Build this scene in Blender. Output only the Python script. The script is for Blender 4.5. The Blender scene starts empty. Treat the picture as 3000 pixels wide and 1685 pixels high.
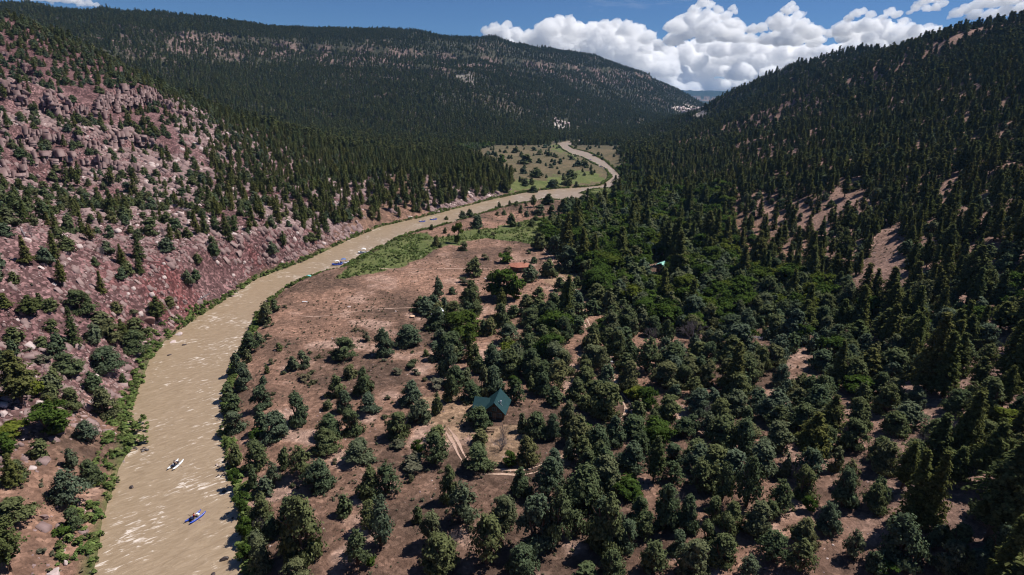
import bpy, math, random
import numpy as np
from mathutils import Vector, Matrix

# ================================================================ camera, world, sun, exposure
scene = bpy.context.scene
SUN_EL, SUN_AZ = math.radians(58.0), math.radians(68.0)      # azimuth clockwise from +Y (the view direction)
cam_d = bpy.data.cameras.new("camera"); cam = bpy.data.objects.new("camera", cam_d)
scene.collection.objects.link(cam); scene.camera = cam
cam_d.sensor_fit = 'HORIZONTAL'; cam_d.sensor_width = 36.0
cam_d.lens = 36.0*1666.0/3000.0
cam_d.clip_start = 1.0; cam_d.clip_end = 90000.0
_p, _r = math.radians(18.0), math.radians(2.0)
_f = Vector((0, math.cos(_p), -math.sin(_p))); _u0 = Vector((0, math.sin(_p), math.cos(_p))); _r0 = Vector((1, 0, 0))
_rr = _r0*math.cos(_r)+_u0*math.sin(_r); _uu = -_r0*math.sin(_r)+_u0*math.cos(_r)
cam.matrix_world = Matrix(((_rr.x, _uu.x, -_f.x, 0), (_rr.y, _uu.y, -_f.y, 0), (_rr.z, _uu.z, -_f.z, 80.0), (0, 0, 0, 1)))

world = bpy.data.worlds.new("World"); scene.world = world; world.use_nodes = True
wn = world.node_tree.nodes; wl = world.node_tree.links; wn.clear()
w_out = wn.new('ShaderNodeOutputWorld'); w_bg = wn.new('ShaderNodeBackground')
w_sky = wn.new('ShaderNodeTexSky'); w_sky.sky_type = 'NISHITA'; w_sky.sun_disc = False
w_sky.sun_elevation = SUN_EL; w_sky.sun_rotation = SUN_AZ
w_sky.altitude = 2100.0; w_sky.air_density = 1.0; w_sky.dust_density = 0.25; w_sky.ozone_density = 2.6
w_bg.inputs['Strength'].default_value = 0.051
wl.new(w_sky.outputs[0], w_bg.inputs['Color']); wl.new(w_bg.outputs[0], w_out.inputs['Surface'])

sun_d = bpy.data.lights.new("sun", 'SUN'); sun_d.energy = 5.0; sun_d.angle = math.radians(0.53); sun_d.color = (1.0, 0.95, 0.88)
sun = bpy.data.objects.new("sun", sun_d); scene.collection.objects.link(sun)
SUNV = Vector((math.sin(SUN_AZ)*math.cos(SUN_EL), math.cos(SUN_AZ)*math.cos(SUN_EL), math.sin(SUN_EL)))
sun.rotation_euler = (-SUNV).to_track_quat('-Z', 'Y').to_euler(); sun.location = (0, 0, 400)

vs = scene.view_settings
scene.display_settings.display_device = 'sRGB'
vs.view_transform = 'Standard'; vs.look = 'None'; vs.exposure = 0.22; vs.gamma = 1.0; vs.use_curve_mapping = False
scene.cycles.max_bounces = 4; scene.cycles.diffuse_bounces = 2; scene.cycles.glossy_bounces = 2
scene.cycles.transmission_bounces = 2; scene.cycles.transparent_max_bounces = 4; scene.cycles.volume_bounces = 0
scene.cycles.use_adaptive_sampling = True; scene.cycles.adaptive_threshold = 0.01
scene.cycles.use_denoising = True; scene.cycles.denoiser = 'OPENIMAGEDENOISE'; scene.cycles.denoising_prefilter = 'ACCURATE'; scene.cycles.pixel_filter_type = 'BLACKMAN_HARRIS'; scene.cycles.filter_width = 1.1; scene.cycles.denoiser = 'OPENIMAGEDENOISE'; scene.cycles.denoising_prefilter = 'ACCURATE'
random.seed(7); rng = np.random.default_rng(11)
# ---------------------------------------------------------------- numbers: camera model and terrain (metres)
W3, H3 = 3000.0, 1685.0
FPX = 1666.0                                   # focal length in photograph pixels
PITCH, ROLL, CAMZ = math.radians(18.0), math.radians(2.0), 80.0
CX, CY = W3/2, H3/2
S25 = 3000.0/2576.0
# camera basis
_fw = np.array([0, math.cos(PITCH), -math.sin(PITCH)])
_up0 = np.array([0, math.sin(PITCH), math.cos(PITCH)])
_rt0 = np.array([1.0, 0, 0])
# picture content leans clockwise by ROLL
_rt = _rt0*math.cos(ROLL) + _up0*math.sin(ROLL)
_up = -_rt0*math.sin(ROLL) + _up0*math.cos(ROLL)
CAM = np.array([0, 0, CAMZ])

def ray(u, v):
    a = (np.asarray(u, float)-CX)/FPX; b = (CY-np.asarray(v, float))/FPX
    return _fw + a[..., None]*_rt + b[..., None]*_up

def project(P):
    d = np.asarray(P, float)-CAM
    z = d@_fw
    zz = np.where(np.abs(z) < 1e-6, 1e-6, z)
    return CX + FPX*(d@_rt)/zz, CY - FPX*(d@_up)/zz, z

def on_z(u, v, z):
    r = ray(u, v); t = (z-CAMZ)/r[..., 2]
    return CAM + r*t[..., None]

def _hash(ix, iy, seed):
    h = (ix.astype(np.int64)*374761393 + iy.astype(np.int64)*668265263 + seed*974634777) & 0xffffffff
    h = ((h ^ (h >> 13))*1274126177) & 0xffffffff
    return ((h ^ (h >> 16)) & 0xffff)/65535.0

def vnoise(x, y, seed=0):
    ix = np.floor(x); iy = np.floor(y); fx = x-ix; fy = y-iy
    fx = fx*fx*fx*(fx*(fx*6-15)+10); fy = fy*fy*fy*(fy*(fy*6-15)+10)
    a = _hash(ix, iy, seed); b = _hash(ix+1, iy, seed); c = _hash(ix, iy+1, seed); d = _hash(ix+1, iy+1, seed)
    return (a+(b-a)*fx)*(1-fy) + (c+(d-c)*fx)*fy

def fbm(x, y, octs=4, seed=0, gain=0.5, ridged=False):
    s = 0; a = 1.0; n = 0
    for k in range(octs):
        t = vnoise(x, y, seed+k*17)*2-1
        if ridged: t = 1-2*np.abs(t)
        s = s + a*t; n += a; a *= gain
        x, y = x*1.9+y*0.45+3.1, y*1.9-x*0.45+7.7
    return s/n

def smooth(a, b, x):
    t = np.clip((x-a)/(b-a), 0, 1); return t*t*(3-2*t)

# river banks traced in the photograph, then laid on the water plane z = 0
LB = [(160,1560),(215,1475),(240,1440),(265,1300),(300,1190),(335,1110),(322,1060),(355,970),(382,900),(425,855),(455,830),(520,785),(590,740),(650,700),(760,660),(870,608),(960,570),(1060,548),(1150,525),(1240,502),(1330,483),(1400,475),(1470,472),(1515,466),(1540,446),(1524,425),(1495,412),(1465,396),(1440,390),(1415,376),(1403,362),(1420,357),(1455,352)]
RB = [(610,1560),(606,1475),(605,1440),(600,1300),(572,1190),(556,1100),(560,1000),(578,930),(603,880),(640,800),(670,760),(720,722),(790,694),(850,680),(890,655),(960,620),(1020,590),(1100,570),(1200,540),(1290,515),(1370,502),(1440,506),(1525,512),(1500,492),(1455,487),(1490,476),(1545,472),(1572,458),(1552,434),(1520,405),(1480,384),(1440,374),(1428,366),(1450,361),(1475,357)]
def poly_world(pts, z=0.0):
    a = np.array(pts, float)*S25
    return on_z(a[:, 0], a[:, 1], z)[:, :2]
LBW = poly_world(LB); RBW = poly_world(RB)
# upstream/downstream ends carried on past the frame
LBW = np.vstack([[LBW[0]+(LBW[0]-LBW[1])*6], LBW]); RBW = np.vstack([[[LBW[0][0]+27, LBW[0][1]]], RBW])
RIVER = np.vstack([LBW, RBW[::-1]])

def seg_dist(P, poly, closed=False):
    """distance from points to a polyline"""
    n = len(poly); d = np.full(len(P), 1e9)
    for i in range(n if closed else n-1):
        a = poly[i]; b = poly[(i+1) % n]; ab = b-a; L = ab@ab+1e-9
        t = np.clip(((P-a)@ab)/L, 0, 1)
        q = P-a-t[:, None]*ab
        d = np.minimum(d, np.einsum('ij,ij->i', q, q))
    return np.sqrt(d)

def inside(P, poly):
    x, y = P[:, 0], P[:, 1]; c = np.zeros(len(P), bool); n = len(poly); j = n-1
    for i in range(n):
        xi, yi = poly[i]; xj, yj = poly[j]
        m = ((yi > y) != (yj > y)) & (x < (xj-xi)*(y-yi)/((yj-yi) if yj != yi else 1e-9)+xi)
        c ^= m; j = i
    return c

# terrain control points, (u, v) in 2576-px photograph space; 'z' = ground height, 'd' = distance along Y
CTRL = []
def cz(*pts):
    for u, v, z in pts: CTRL.append(on_z(u*S25, v*S25, z))
def cd(*pts):
    for u, v, y in pts:
        r = ray(u*S25, v*S25); CTRL.append(CAM + r*(y/r[1]))
# flat ground right of the river
cz((650,1200,2.5),(640,1440,2.5),(700,950,3),(900,800,3),(760,760,2),(1100,650,3),(1400,600,3),(1300,530,2.5),(1600,700,5),(1300,1000,5),(1000,1400,4),(1400,1400,6),(1600,1000,6.5),(1700,1400,8),(1800,1100,8),(1880,860,7.5),(1850,760,6.5),(1600,560,4.5),(1480,545,3),(1000,1000,4),(1500,800,5))
cz((1300,400,3),(1200,410,3),(1350,440,3),(1450,420,2.5),(1420,450,2.5),(1250,430,3),(1500,380,3),(1560,372,4),(1500,350,4),(1350,370,3))
# right slope
cz((2030,925,9.5),(2100,1300,12),(2300,1430,13),(2550,1440,17),(2576,900,25),(2300,900,15),(2300,700,21),(2576,600,38),(2050,700,9),(2050,560,17),(1850,560,7),(1750,480,7),(1900,470,13),(2200,560,26),(2400,560,37))
cd((1900,420,480),(2200,400,400),(2400,330,440),(2576,300,420),(2576,150,560),(2576,50,760),(2400,85,860),(2300,108,960),(2100,152,1200),(1950,190,1420),(1880,222,1560),(1850,250,1640),(1800,284,1720),(1775,300,1780),
   (1900,320,900),(1850,400,640),(2000,250,950),(2200,200,820),(2100,300,640),(2400,180,680),(2300,260,600),(1700,372,900),(1760,330,1300),(2000,400,540))
# behind the right crest
for u, v, y in ((2576,50,760),(2400,85,860),(2300,108,960),(2100,152,1200),(1950,190,1420),(1850,250,1640)):
    r = ray(u*S25, v*S25); p = CAM+r*(y/r[1]); CTRL.append(np.array([p[0]*1.25, p[1]*1.22, p[2]*0.96])); CTRL.append(np.array([p[0]*1.8, p[1]*1.7, p[2]*0.9]))
# left slope
cz((200,1440,3),(60,1440,4.5),(0,1300,7),(0,1000,13),(0,800,22),(0,640,34),(200,1000,7),(200,800,16),(200,650,27),(400,700,16),(400,600,25),(600,640,13),(600,540,23),(800,560,9),(800,500,17),(950,520,8),(1100,490,8),(350,840,6),(1230,478,6),(1180,440,13),(1180,412,14),(1000,430,22),(1235,450,8),(1100,455,15))
cd((0,470,275),(0,330,340),(0,200,430),(0,100,520),(0,28,600),(200,500,300),(200,350,370),(200,230,460),(200,112,620),(400,450,370),(400,330,450),(400,222,680),(560,285,720),(600,430,450),(600,350,560),(700,330,770),(800,430,560),(870,372,820),(950,455,560),(1000,384,880),(1100,384,930))
for u, v, y in ((0,28,600),(200,112,620),(400,222,680),(560,285,720),(700,330,770),(870,372,820)):
    r = ray(u*S25, v*S25); p = CAM+r*(y/r[1]); CTRL.append(np.array([p[0]*1.25, p[1]*1.3, max(10, p[2]*0.55)])); CTRL.append(np.array([p[0]*1.5, p[1]*1.55, max(12, p[2]*0.55)]))
# mesa behind
cd((1100,372,1150),(1250,366,1150),(1400,345,1500),(1450,335,1650),(1600,322,1900),(1700,306,2500),(1775,296,3000),(1410,315,1720),(1250,310,1450),(1000,310,1350),(800,270,1400),(1000,215,1750),(1200,210,1850),(1400,235,2100),(1600,272,2500),(600,210,1500),(400,150,1450),(200,75,1600),(800,160,1900),(1100,140,2200),(1300,165,2450),(1500,200,2700),
   (60,24,1750),(250,34,1850),(400,47,1900),(550,60,2000),(700,76,2150),(900,84,2300),(1050,92,2450),(1200,102,2550),(1300,116,2650),(1360,134,2750),(1480,144,2950),(1550,170,3050),(1620,198,3150),(1680,220,3250),(1720,240,3350),(1765,268,3500))
for u, v, y in ((60,24,1750),(400,47,1900),(700,76,2150),(1050,92,2450),(1300,116,2650),(1480,144,2950),(1620,198,3150),(1720,240,3350)):
    r = ray(u*S25, v*S25); p = CAM+r*(y/r[1]); CTRL.append(np.array([p[0]*1.3, p[1]*1.3, p[2]*0.97])); CTRL.append(np.array([p[0]*2.2, p[1]*2.2, p[2]*0.9]))
# far blue mesas in the gap
cd((1790,292,4200),(1830,262,6200),(1760,262,6500),(1800,232,9500),(1720,228,9500),(1860,230,9500),(1900,230,9000),(1950,235,9000),(1650,228,9500))
# behind and beside the camera
for p in ((-60,40,2.5),(-150,20,25),(-260,0,80),(60,30,9),(160,20,38),(300,0,95),(0,-60,4),(-100,-80,5),(-300,-200,90),(250,-200,70),(0,-300,6),(-45,60,0),(-60,10,0),(900,200,190),(1500,400,220),(-800,150,230),(-1500,400,280),(0,-2000,60),(3000,-500,250),(-3000,-500,260),(9000,3000,260),(-9000,4000,280),(0,13000,230),(6000,12000,240),(-6000,12000,260)):
    CTRL.append(np.array(p, float))
CTRL = np.array(CTRL)
def _lp(x, y):
    r = np.sqrt(x*x+(y+60)**2)+1e-6
    return np.stack([np.arctan2(x, y+60)*1.3, np.log(r)], -1)
_cp = _lp(CTRL[:, 0], CTRL[:, 1]); _n = len(_cp)
def _ker(d2): return np.sqrt(d2+0.0016)
_K = _ker(((_cp[:, None]-_cp[None])**2).sum(-1))
_K[np.arange(_n), np.arange(_n)] -= 0.012
_A = np.zeros((_n+1, _n+1)); _A[:_n, :_n] = _K; _A[:_n, _n] = 1; _A[_n, :_n] = 1
_w = np.linalg.solve(_A, np.append(CTRL[:, 2], 0))
def base_height(x, y):
    out = np.empty(len(x))
    for i in range(0, len(x), 40000):
        q = _lp(x[i:i+40000], y[i:i+40000])
        d2 = (q[:, :1]-_cp[None, :, 0])**2 + (q[:, 1:]-_cp[None, :, 1])**2
        out[i:i+40000] = _ker(d2)@_w[:_n]+_w[_n]
    return out

LEDGE_PX = [([(-60,222),(0,232),(60,250),(120,262),(180,272),(240,276),(290,262),(340,250),(385,250),(440,280)], 17.0),
            ([(-60,365),(0,362),(70,354),(140,352),(210,362),(280,354),(350,354),(410,374),(450,390)], 8.0),
            ([(-60,440),(0,428),(90,402),(200,404),(290,420),(350,432)], 7.5), ([(440,292),(500,312),(560,342),(620,380)], 4.0), ([(-40,120),(0,128),(50,160),(110,215)], 6.0)]
LEDGE_LINES = []
def signed_dist(P, line):
    """distance to an open line, positive on its left-hand (uphill) side; and distance from its ends"""
    best = np.full(len(P), 1e9); sg = np.ones(len(P))
    for i in range(len(line)-1):
        a = line[i]; ab = line[i+1]-a; L = ab@ab+1e-9; t = np.clip(((P-a)@ab)/L, 0, 1); q = P-a-t[:, None]*ab; d = np.einsum('ij,ij->i', q, q)
        cr = ab[0]*(P[:, 1]-a[1])-ab[1]*(P[:, 0]-a[0]); m = d < best; best = np.where(m, d, best); sg = np.where(m, np.sign(cr), sg)
    e = np.minimum(np.linalg.norm(P-line[0], axis=1), np.linalg.norm(P-line[-1], axis=1))
    return np.sqrt(best)*sg, e
def terrain(x, y, detail=True):
    """ground height at world x, y (arrays)"""
    x = np.asarray(x, float); y = np.asarray(y, float)
    z = base_height(x, y)
    z = 1.6+0.5*((z-1.6)+np.sqrt((z-1.6)**2+0.6))
    r = np.hypot(x, y)
    steep = smooth(8, 40, z)
    # ravines and knolls that grow with the hill
    amp = steep*np.clip(r*0.010, 1.5, 22)
    sc = np.clip(r*0.12, 45, 260)
    big = fbm(x/260+5, y/260, 4, 3, ridged=True)*smooth(600, 1500, r)*20 + fbm(x/70, y/70+9, 4, 11)*np.where(r < 1500, 2.6, 4.0)
    z = z + steep*big
    z = z + fbm(x/22, y/22, 3, 29)*(0.35+0.9*smooth(6, 30, z))*smooth(2500, 600, r)
    # sandstone ledges on the left slope: level bands cut into steps
    # gullies running down the right-hand slope
    rs = smooth(60, 140, x)*steep*smooth(2200, 1500, r)
    z = z + rs*(-6.5)*(1-np.abs(fbm((x*.35+y)/70, (y*.25-x)/420, 3, 33)))**4*np.clip(r/500, .6, 1.6)
    left = smooth(-120, -170, x)*smooth(760, 480, y)*smooth(90, 160, y)
    wob = fbm(x/34, y/34, 3, 41)*5
    for line, hh in LEDGE_LINES:
        m_ = (left > 0.01) & (x > line[:, 0].min()-60) & (x < line[:, 0].max()+60) & (y > line[:, 1].min()-60) & (y < line[:, 1].max()+60)
        if not m_.any(): continue
        q = np.stack([x[m_], y[m_]], -1); s, e = signed_dist(q, line)
        s = s + fbm(q[:, 0]/7, q[:, 1]/7, 3, 47)*2.6 + fbm(q[:, 0]/25, q[:, 1]/25, 2, 49)*3
        hv = hh*np.clip(.75+fbm(q[:, 0]/18, q[:, 1]/18, 2, 53)*.9, .15, 1.2)*smooth(0, 26, e)
        z[m_] = z[m_] + hv*(smooth(-.7, .7, s)*.7+smooth(3.2, 4.2, s)*.3-0.5)*np.exp(-(s/20)**2)*1.15
    # caprock rim on the big mesa
    rim = smooth(1500, 1900, y)*smooth(150, 200, z)
    wob2 = fbm(x/160, y/160, 3, 51)*9
    for zc, hh in ((232, 16),):
        t = z-zc+wob2
        z = z + rim*hh*(smooth(-5, 5, t)-0.5)*np.exp(-(t/26)**2)
    if detail:
        near = smooth(900, 250, r)
        rough = 0.06+0.5*smooth(4, 14, z)*smooth(-60, -90, x) + 0.12*smooth(8, 20, z)
        z = z + near*rough*(fbm(x/5.0, y/5.0, 3, 61, ridged=True) + 0.6*fbm(x/1.6, y/1.6, 2, 71))
    return z

def ground(x, y, detail=True):
    """terrain with the river bed cut into it"""
    x = np.atleast_1d(np.asarray(x, float)); y = np.atleast_1d(np.asarray(y, float))
    z = terrain(x, y, detail)
    P = np.stack([x, y], -1)
    m = (y < 1900) & (y > -300) & (np.abs(x) < 700)
    if m.any():
        Q = P[m]; d = seg_dist(Q, RIVER, True); ins = inside(Q, RIVER)
        d = d + fbm(Q[:, 0]/6, Q[:, 1]/6, 2, 81)*0.7*np.clip(Q[:, 1]/200, .5, 2)
        far = np.clip(Q[:, 1]/300, 1, 3)
        zz = z[m]
        bank = 0.45+np.minimum(np.maximum(d, 0)*0.06/far, 0.8)
        w = smooth(0.5, 13*far, d)
        out = bank*(1-w)+np.maximum(zz, 1.1)*w
        lo = smooth(0, 0.8*far, d)
        out = -0.4*(1-lo)+out*lo
        zz = np.where(ins & (d > 0), -0.6-np.minimum(d*0.1, 1.0), out)
        z[m] = zz
    return z

def hit(u, v, lo=20.0, hi=6000.0, lift=0.0):
    """where the photograph's pixel (3000-px space) meets the ground"""
    u = np.atleast_1d(np.asarray(u, float)); v = np.atleast_1d(np.asarray(v, float))
    r = ray(u, v); t0 = np.full(len(u), lo); res = np.full(len(u), np.nan)
    t = t0.copy(); step = 1.012
    prev = t.copy(); done = np.zeros(len(u), bool)
    while True:
        p = CAM + r*t[:, None]
        below = (p[:, 2] < ground(p[:, 0], p[:, 1], False)+lift) & ~done
        if below.any():
            a = prev[below]; b = t[below]; rr = r[below]
            for _ in range(12):
                m = (a+b)/2; q = CAM+rr*m[:, None]
                s = q[:, 2] < ground(q[:, 0], q[:, 1], False)+lift
                b = np.where(s, m, b); a = np.where(s, a, m)
            res[below] = b; done |= below
        if done.all() or t.min() > hi: break
        prev = t.copy(); t = t*step+0.5
    q = CAM + r*np.nan_to_num(res, nan=hi)[:, None]
    return q, done

_ll = []
for _pts, _hh in LEDGE_PX:
    _a = np.array(_pts, float)*S25; _w3, _ = hit(_a[:, 0], _a[:, 1]); _ll.append((_w3[:, :2], _hh))
LEDGE_LINES = _ll
# ================================================================ helpers
COL = scene.collection
def link(o, parent=None):
    COL.objects.link(o)
    if parent is not None: o.parent = parent
    return o
def tag(o, label=None, cat=None, group=None, kind=None):
    if label: o['label'] = label
    if cat: o['category'] = cat
    if group: o['group'] = group
    if kind: o['kind'] = kind
    return o
def mesh_np(name, V, F, mats=(), smooth_=False, mi=None):
    """mesh from arrays; F is (n,3) or (n,4), or a list of such arrays"""
    me = bpy.data.meshes.new(name)
    Fs = F if isinstance(F, list) else [F]
    V = np.ascontiguousarray(V, dtype=np.float32)
    me.vertices.add(len(V)); me.vertices.foreach_set('co', V.ravel())
    loops = np.concatenate([f.ravel() for f in Fs]).astype(np.int32)
    sizes = np.concatenate([np.full(len(f), f.shape[1], np.int32) for f in Fs])
    starts = np.concatenate([[0], np.cumsum(sizes)[:-1]]).astype(np.int32)
    me.loops.add(len(loops)); me.loops.foreach_set('vertex_index', loops)
    me.polygons.add(len(sizes)); me.polygons.foreach_set('loop_start', starts); me.polygons.foreach_set('loop_total', sizes)
    if mi is not None: me.polygons.foreach_set('material_index', np.asarray(mi, np.int32))
    if smooth_: me.polygons.foreach_set('use_smooth', np.ones(len(sizes), bool))
    me.update(calc_edges=True); me.validate()
    for m in mats: me.materials.append(m)
    return me
class MB:
    """collects simple solids into ONE mesh"""
    def __init__(s): s.v = []; s.f = []
    def add(s, V, F):
        n = len(s.v); s.v += [tuple(p) for p in V]; s.f += [tuple(i+n for i in f) for f in F]
    def box(s, c, d, rz=0, rx=0, ry=0):
        R = Matrix.Rotation(rz, 3, 'Z') @ Matrix.Rotation(ry, 3, 'Y') @ Matrix.Rotation(rx, 3, 'X')
        V = [R @ Vector((x*d[0]/2, y*d[1]/2, z*d[2]/2))+Vector(c) for x in (-1, 1) for y in (-1, 1) for z in (-1, 1)]
        s.add(V, [(0,1,3,2),(4,6,7,5),(0,4,5,1),(2,3,7,6),(0,2,6,4),(1,5,7,3)])
    def tube(s, pts, rad, n=8, cap=True):
        pts = [Vector(p) for p in pts]; rad = rad if isinstance(rad, (list, tuple)) else [rad]*len(pts)
        rings = []
        for i, p in enumerate(pts):
            t = (pts[min(i+1, len(pts)-1)]-pts[max(i-1, 0)]).normalized()
            a = t.cross(Vector((0, 0, 1)));
            if a.length < 1e-3: a = t.cross(Vector((0, 1, 0)))
            a.normalize(); b = t.cross(a)
            rings.append([p+(a*math.cos(2*PI*k/n)+b*math.sin(2*PI*k/n))*rad[i] for k in range(n)])
        V = [q for r in rings for q in r]; F = []
        for i in range(len(pts)-1):
            for k in range(n):
                F.append((i*n+k, i*n+(k+1) % n, (i+1)*n+(k+1) % n, (i+1)*n+k))
        if cap: F.append(tuple(range(n))[::-1]); F.append(tuple((len(pts)-1)*n+k for k in range(n)))
        s.add(V, F)
    def poly(s, V, F): s.add(V, F)
    def build(s, name, mat, parent=None, bevel=0, smooth_=False):
        me = bpy.data.meshes.new(name); me.from_pydata(s.v, [], s.f); me.update(); me.materials.append(mat)
        o = bpy.data.objects.new(name, me); link(o, parent)
        if smooth_: me.polygons.foreach_set('use_smooth', [True]*len(me.polygons))
        if bevel:
            b = o.modifiers.new('bevel', 'BEVEL'); b.width = bevel; b.segments = 2; b.limit_method = 'ANGLE'
        return o
PI = math.pi
def empty(name, loc, rz=0.0, sc=None):
    e = bpy.data.objects.new(name, None); e.empty_display_size = 0.5; e.location = loc; e.rotation_euler[2] = rz
    if sc: e.scale = sc
    return link(e)

# ---------------------------------------------------------------- materials
def mat_new(name):
    m = bpy.data.materials.new(name); m.use_nodes = True
    nt = m.node_tree; b = nt.nodes['Principled BSDF']
    b.inputs['Specular IOR Level'].default_value = 0.25
    return m, nt, b
def mat_noise(name, c1, c2, scale=2.0, rough=0.85, bump=0.0, metal=0.0, spec=0.25, detail=4, c3=None):
    m, nt, b = mat_new(name); N = nt.nodes; L = nt.links
    tc = N.new('ShaderNodeTexCoord'); no = N.new('ShaderNodeTexNoise'); no.inputs['Scale'].default_value = scale; no.inputs['Detail'].default_value = detail
    L.new(tc.outputs['Object'], no.inputs['Vector'])
    cr = N.new('ShaderNodeValToRGB'); cr.color_ramp.elements[0].position = .32; cr.color_ramp.elements[1].position = .68
    cr.color_ramp.elements[0].color = (*c1, 1); cr.color_ramp.elements[1].color = (*c2, 1)
    if c3:
        e = cr.color_ramp.elements.new(.5); e.color = (*c3, 1)
    L.new(no.outputs['Fac'], cr.inputs['Fac']); L.new(cr.outputs[0], b.inputs['Base Color'])
    b.inputs['Roughness'].default_value = rough; b.inputs['Metallic'].default_value = metal; b.inputs['Specular IOR Level'].default_value = spec
    if bump:
        bp = N.new('ShaderNodeBump'); bp.inputs['Strength'].default_value = bump; bp.inputs['Distance'].default_value = 0.1
        L.new(no.outputs['Fac'], bp.inputs['Height']); L.new(bp.outputs[0], b.inputs['Normal'])
    return m
def mat_leaf(name, cols, leaf_scale=2.2, transl=0.18):
    """foliage: colour differs from tree to tree and from clump to clump"""
    m, nt, b = mat_new(name); N = nt.nodes; L = nt.links
    oi = N.new('ShaderNodeObjectInfo'); cr = N.new('ShaderNodeValToRGB'); cr.color_ramp.interpolation = 'LINEAR'
    el = cr.color_ramp.elements
    el[0].color = (*cols[0], 1); el[1].color = (*cols[-1], 1)
    for i, c in enumerate(cols[1:-1]):
        e = el.new((i+1)/(len(cols)-1)); e.color = (*c, 1)
    L.new(oi.outputs['Random'], cr.inputs['Fac'])
    ge = N.new('ShaderNodeNewGeometry'); no = N.new('ShaderNodeTexNoise'); no.inputs['Scale'].default_value = leaf_scale; no.inputs['Detail'].default_value = 3
    L.new(ge.outputs['Position'], no.inputs['Vector'])
    mr = N.new('ShaderNodeMapRange'); mr.inputs[1].default_value = .3; mr.inputs[2].default_value = .7; mr.inputs[3].default_value = .38; mr.inputs[4].default_value = 1.75  # clump noise also paints bright highlights and dark gaps into the leaf colour
    L.new(no.outputs['Fac'], mr.inputs[0])
    mx = N.new('ShaderNodeMix'); mx.data_type = 'RGBA'; mx.blend_type = 'MULTIPLY'; mx.inputs[0].default_value = 1.0
    L.new(cr.outputs[0], mx.inputs[6]); L.new(mr.outputs[0], mx.inputs[7])
    df = N.new('ShaderNodeBsdfDiffuse'); tr = N.new('ShaderNodeBsdfTranslucent'); ms = N.new('ShaderNodeMixShader'); ms.inputs[0].default_value = transl
    L.new(mx.outputs[2], df.inputs[0]); L.new(mx.outputs[2], tr.inputs[0])
    L.new(df.outputs[0], ms.inputs[1]); L.new(tr.outputs[0], ms.inputs[2])
    L.new(ms.outputs[0], N['Material Output'].inputs['Surface']); N.remove(b)
    return m
M = {}
M['juniper'] = mat_leaf('juniper_foliage', [(.084,.106,.052),(.106,.118,.050),(.070,.094,.046),(.088,.114,.074),(.120,.120,.052)])
M['pine'] = mat_leaf('pine_foliage', [(.074,.090,.030),(.098,.102,.032),(.064,.084,.034),(.112,.108,.036)])
M['broad'] = mat_leaf('broadleaf_foliage', [(.050,.085,.018),(.060,.095,.020),(.045,.075,.018),(.12,.14,.025)], 1.2, .25)
M['willow'] = mat_leaf('willow_foliage', [(.11,.165,.05),(.145,.19,.06),(.11,.15,.045),(.165,.185,.07)], .8, .25)
M['sage'] = mat_leaf('sage_foliage', [(.085,.085,.045),(.12,.115,.08),(.060,.070,.035),(.15,.12,.075)], 2.0, .15)
M['deadwood'] = mat_noise('dead_wood', (.11,.09,.10), (.22,.19,.20), 4)
M['bark'] = mat_noise('bark', (.05,.032,.022), (.13,.085,.06), 5, bump=.4)
M['rock_pink'] = mat_noise('pink_sandstone', (.13,.080,.076), (.38,.27,.255), .45, bump=.6, detail=8, c3=(.28,.195,.185))
M['rock_cliff'] = mat_noise('cliff_sandstone', (.085,.05,.05), (.37,.265,.25), .35, bump=.8, detail=9, c3=(.20,.13,.125))
M['rock_pale'] = mat_noise('pale_sandstone', (.40,.30,.28), (.62,.52,.50), 1.2, bump=.5, detail=8)
M['rock_red'] = mat_noise('red_boulder', (.16,.08,.07), (.34,.20,.18), 1.0, bump=.5, detail=8)
M['rock_dark'] = mat_noise('wet_rock', (.03,.027,.03), (.12,.09,.085), 2.0, rough=.4, bump=.5)
# ================================================================ the ground: one sheet out to the horizon
def uv25(x, y, z):
    u, v, d = project(np.stack([x, y, z], -1)); return u/S25, v/S25, d
def in_poly25(u, v, poly): return inside(np.stack([u, v], -1), np.array(poly, float))
GREEN = [(888,658),(925,636),(960,622),(1020,592),(1060,588),(1100,600),(1150,590),(1230,560),(1330,555),(1400,540),(1460,520),(1530,514),(1540,545),(1500,575),(1440,590),(1380,610),(1290,612),(1230,600),(1130,615),(1080,640),(1010,668),(960,682),(900,690),(860,700),(840,698)]
GREEN2 = [(1385,372),(1400,362),(1425,385),(1450,398),(1440,400)]
GREEN3 = [(1210,470),(1290,455),(1380,448),(1450,430),(1500,432),(1520,448),(1480,464),(1400,470),(1300,482),(1220,500)]
GREEN4 = [(1450,486),(1495,476),(1545,472),(1560,480),(1530,500),(1500,493)]
BROWN_IN = [(1130,570),(1230,545),(1330,522),(1450,520),(1420,540),(1290,560),(1180,585)]
PALE = [[(1385,300),(1430,302),(1436,318),(1415,330),(1392,318)],[(1700,262),(1745,268),(1782,282),(1782,296),(1740,293),(1715,285),(1695,270)],[(1140,185),(1195,190),(1190,215),(1150,205)]]
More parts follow.
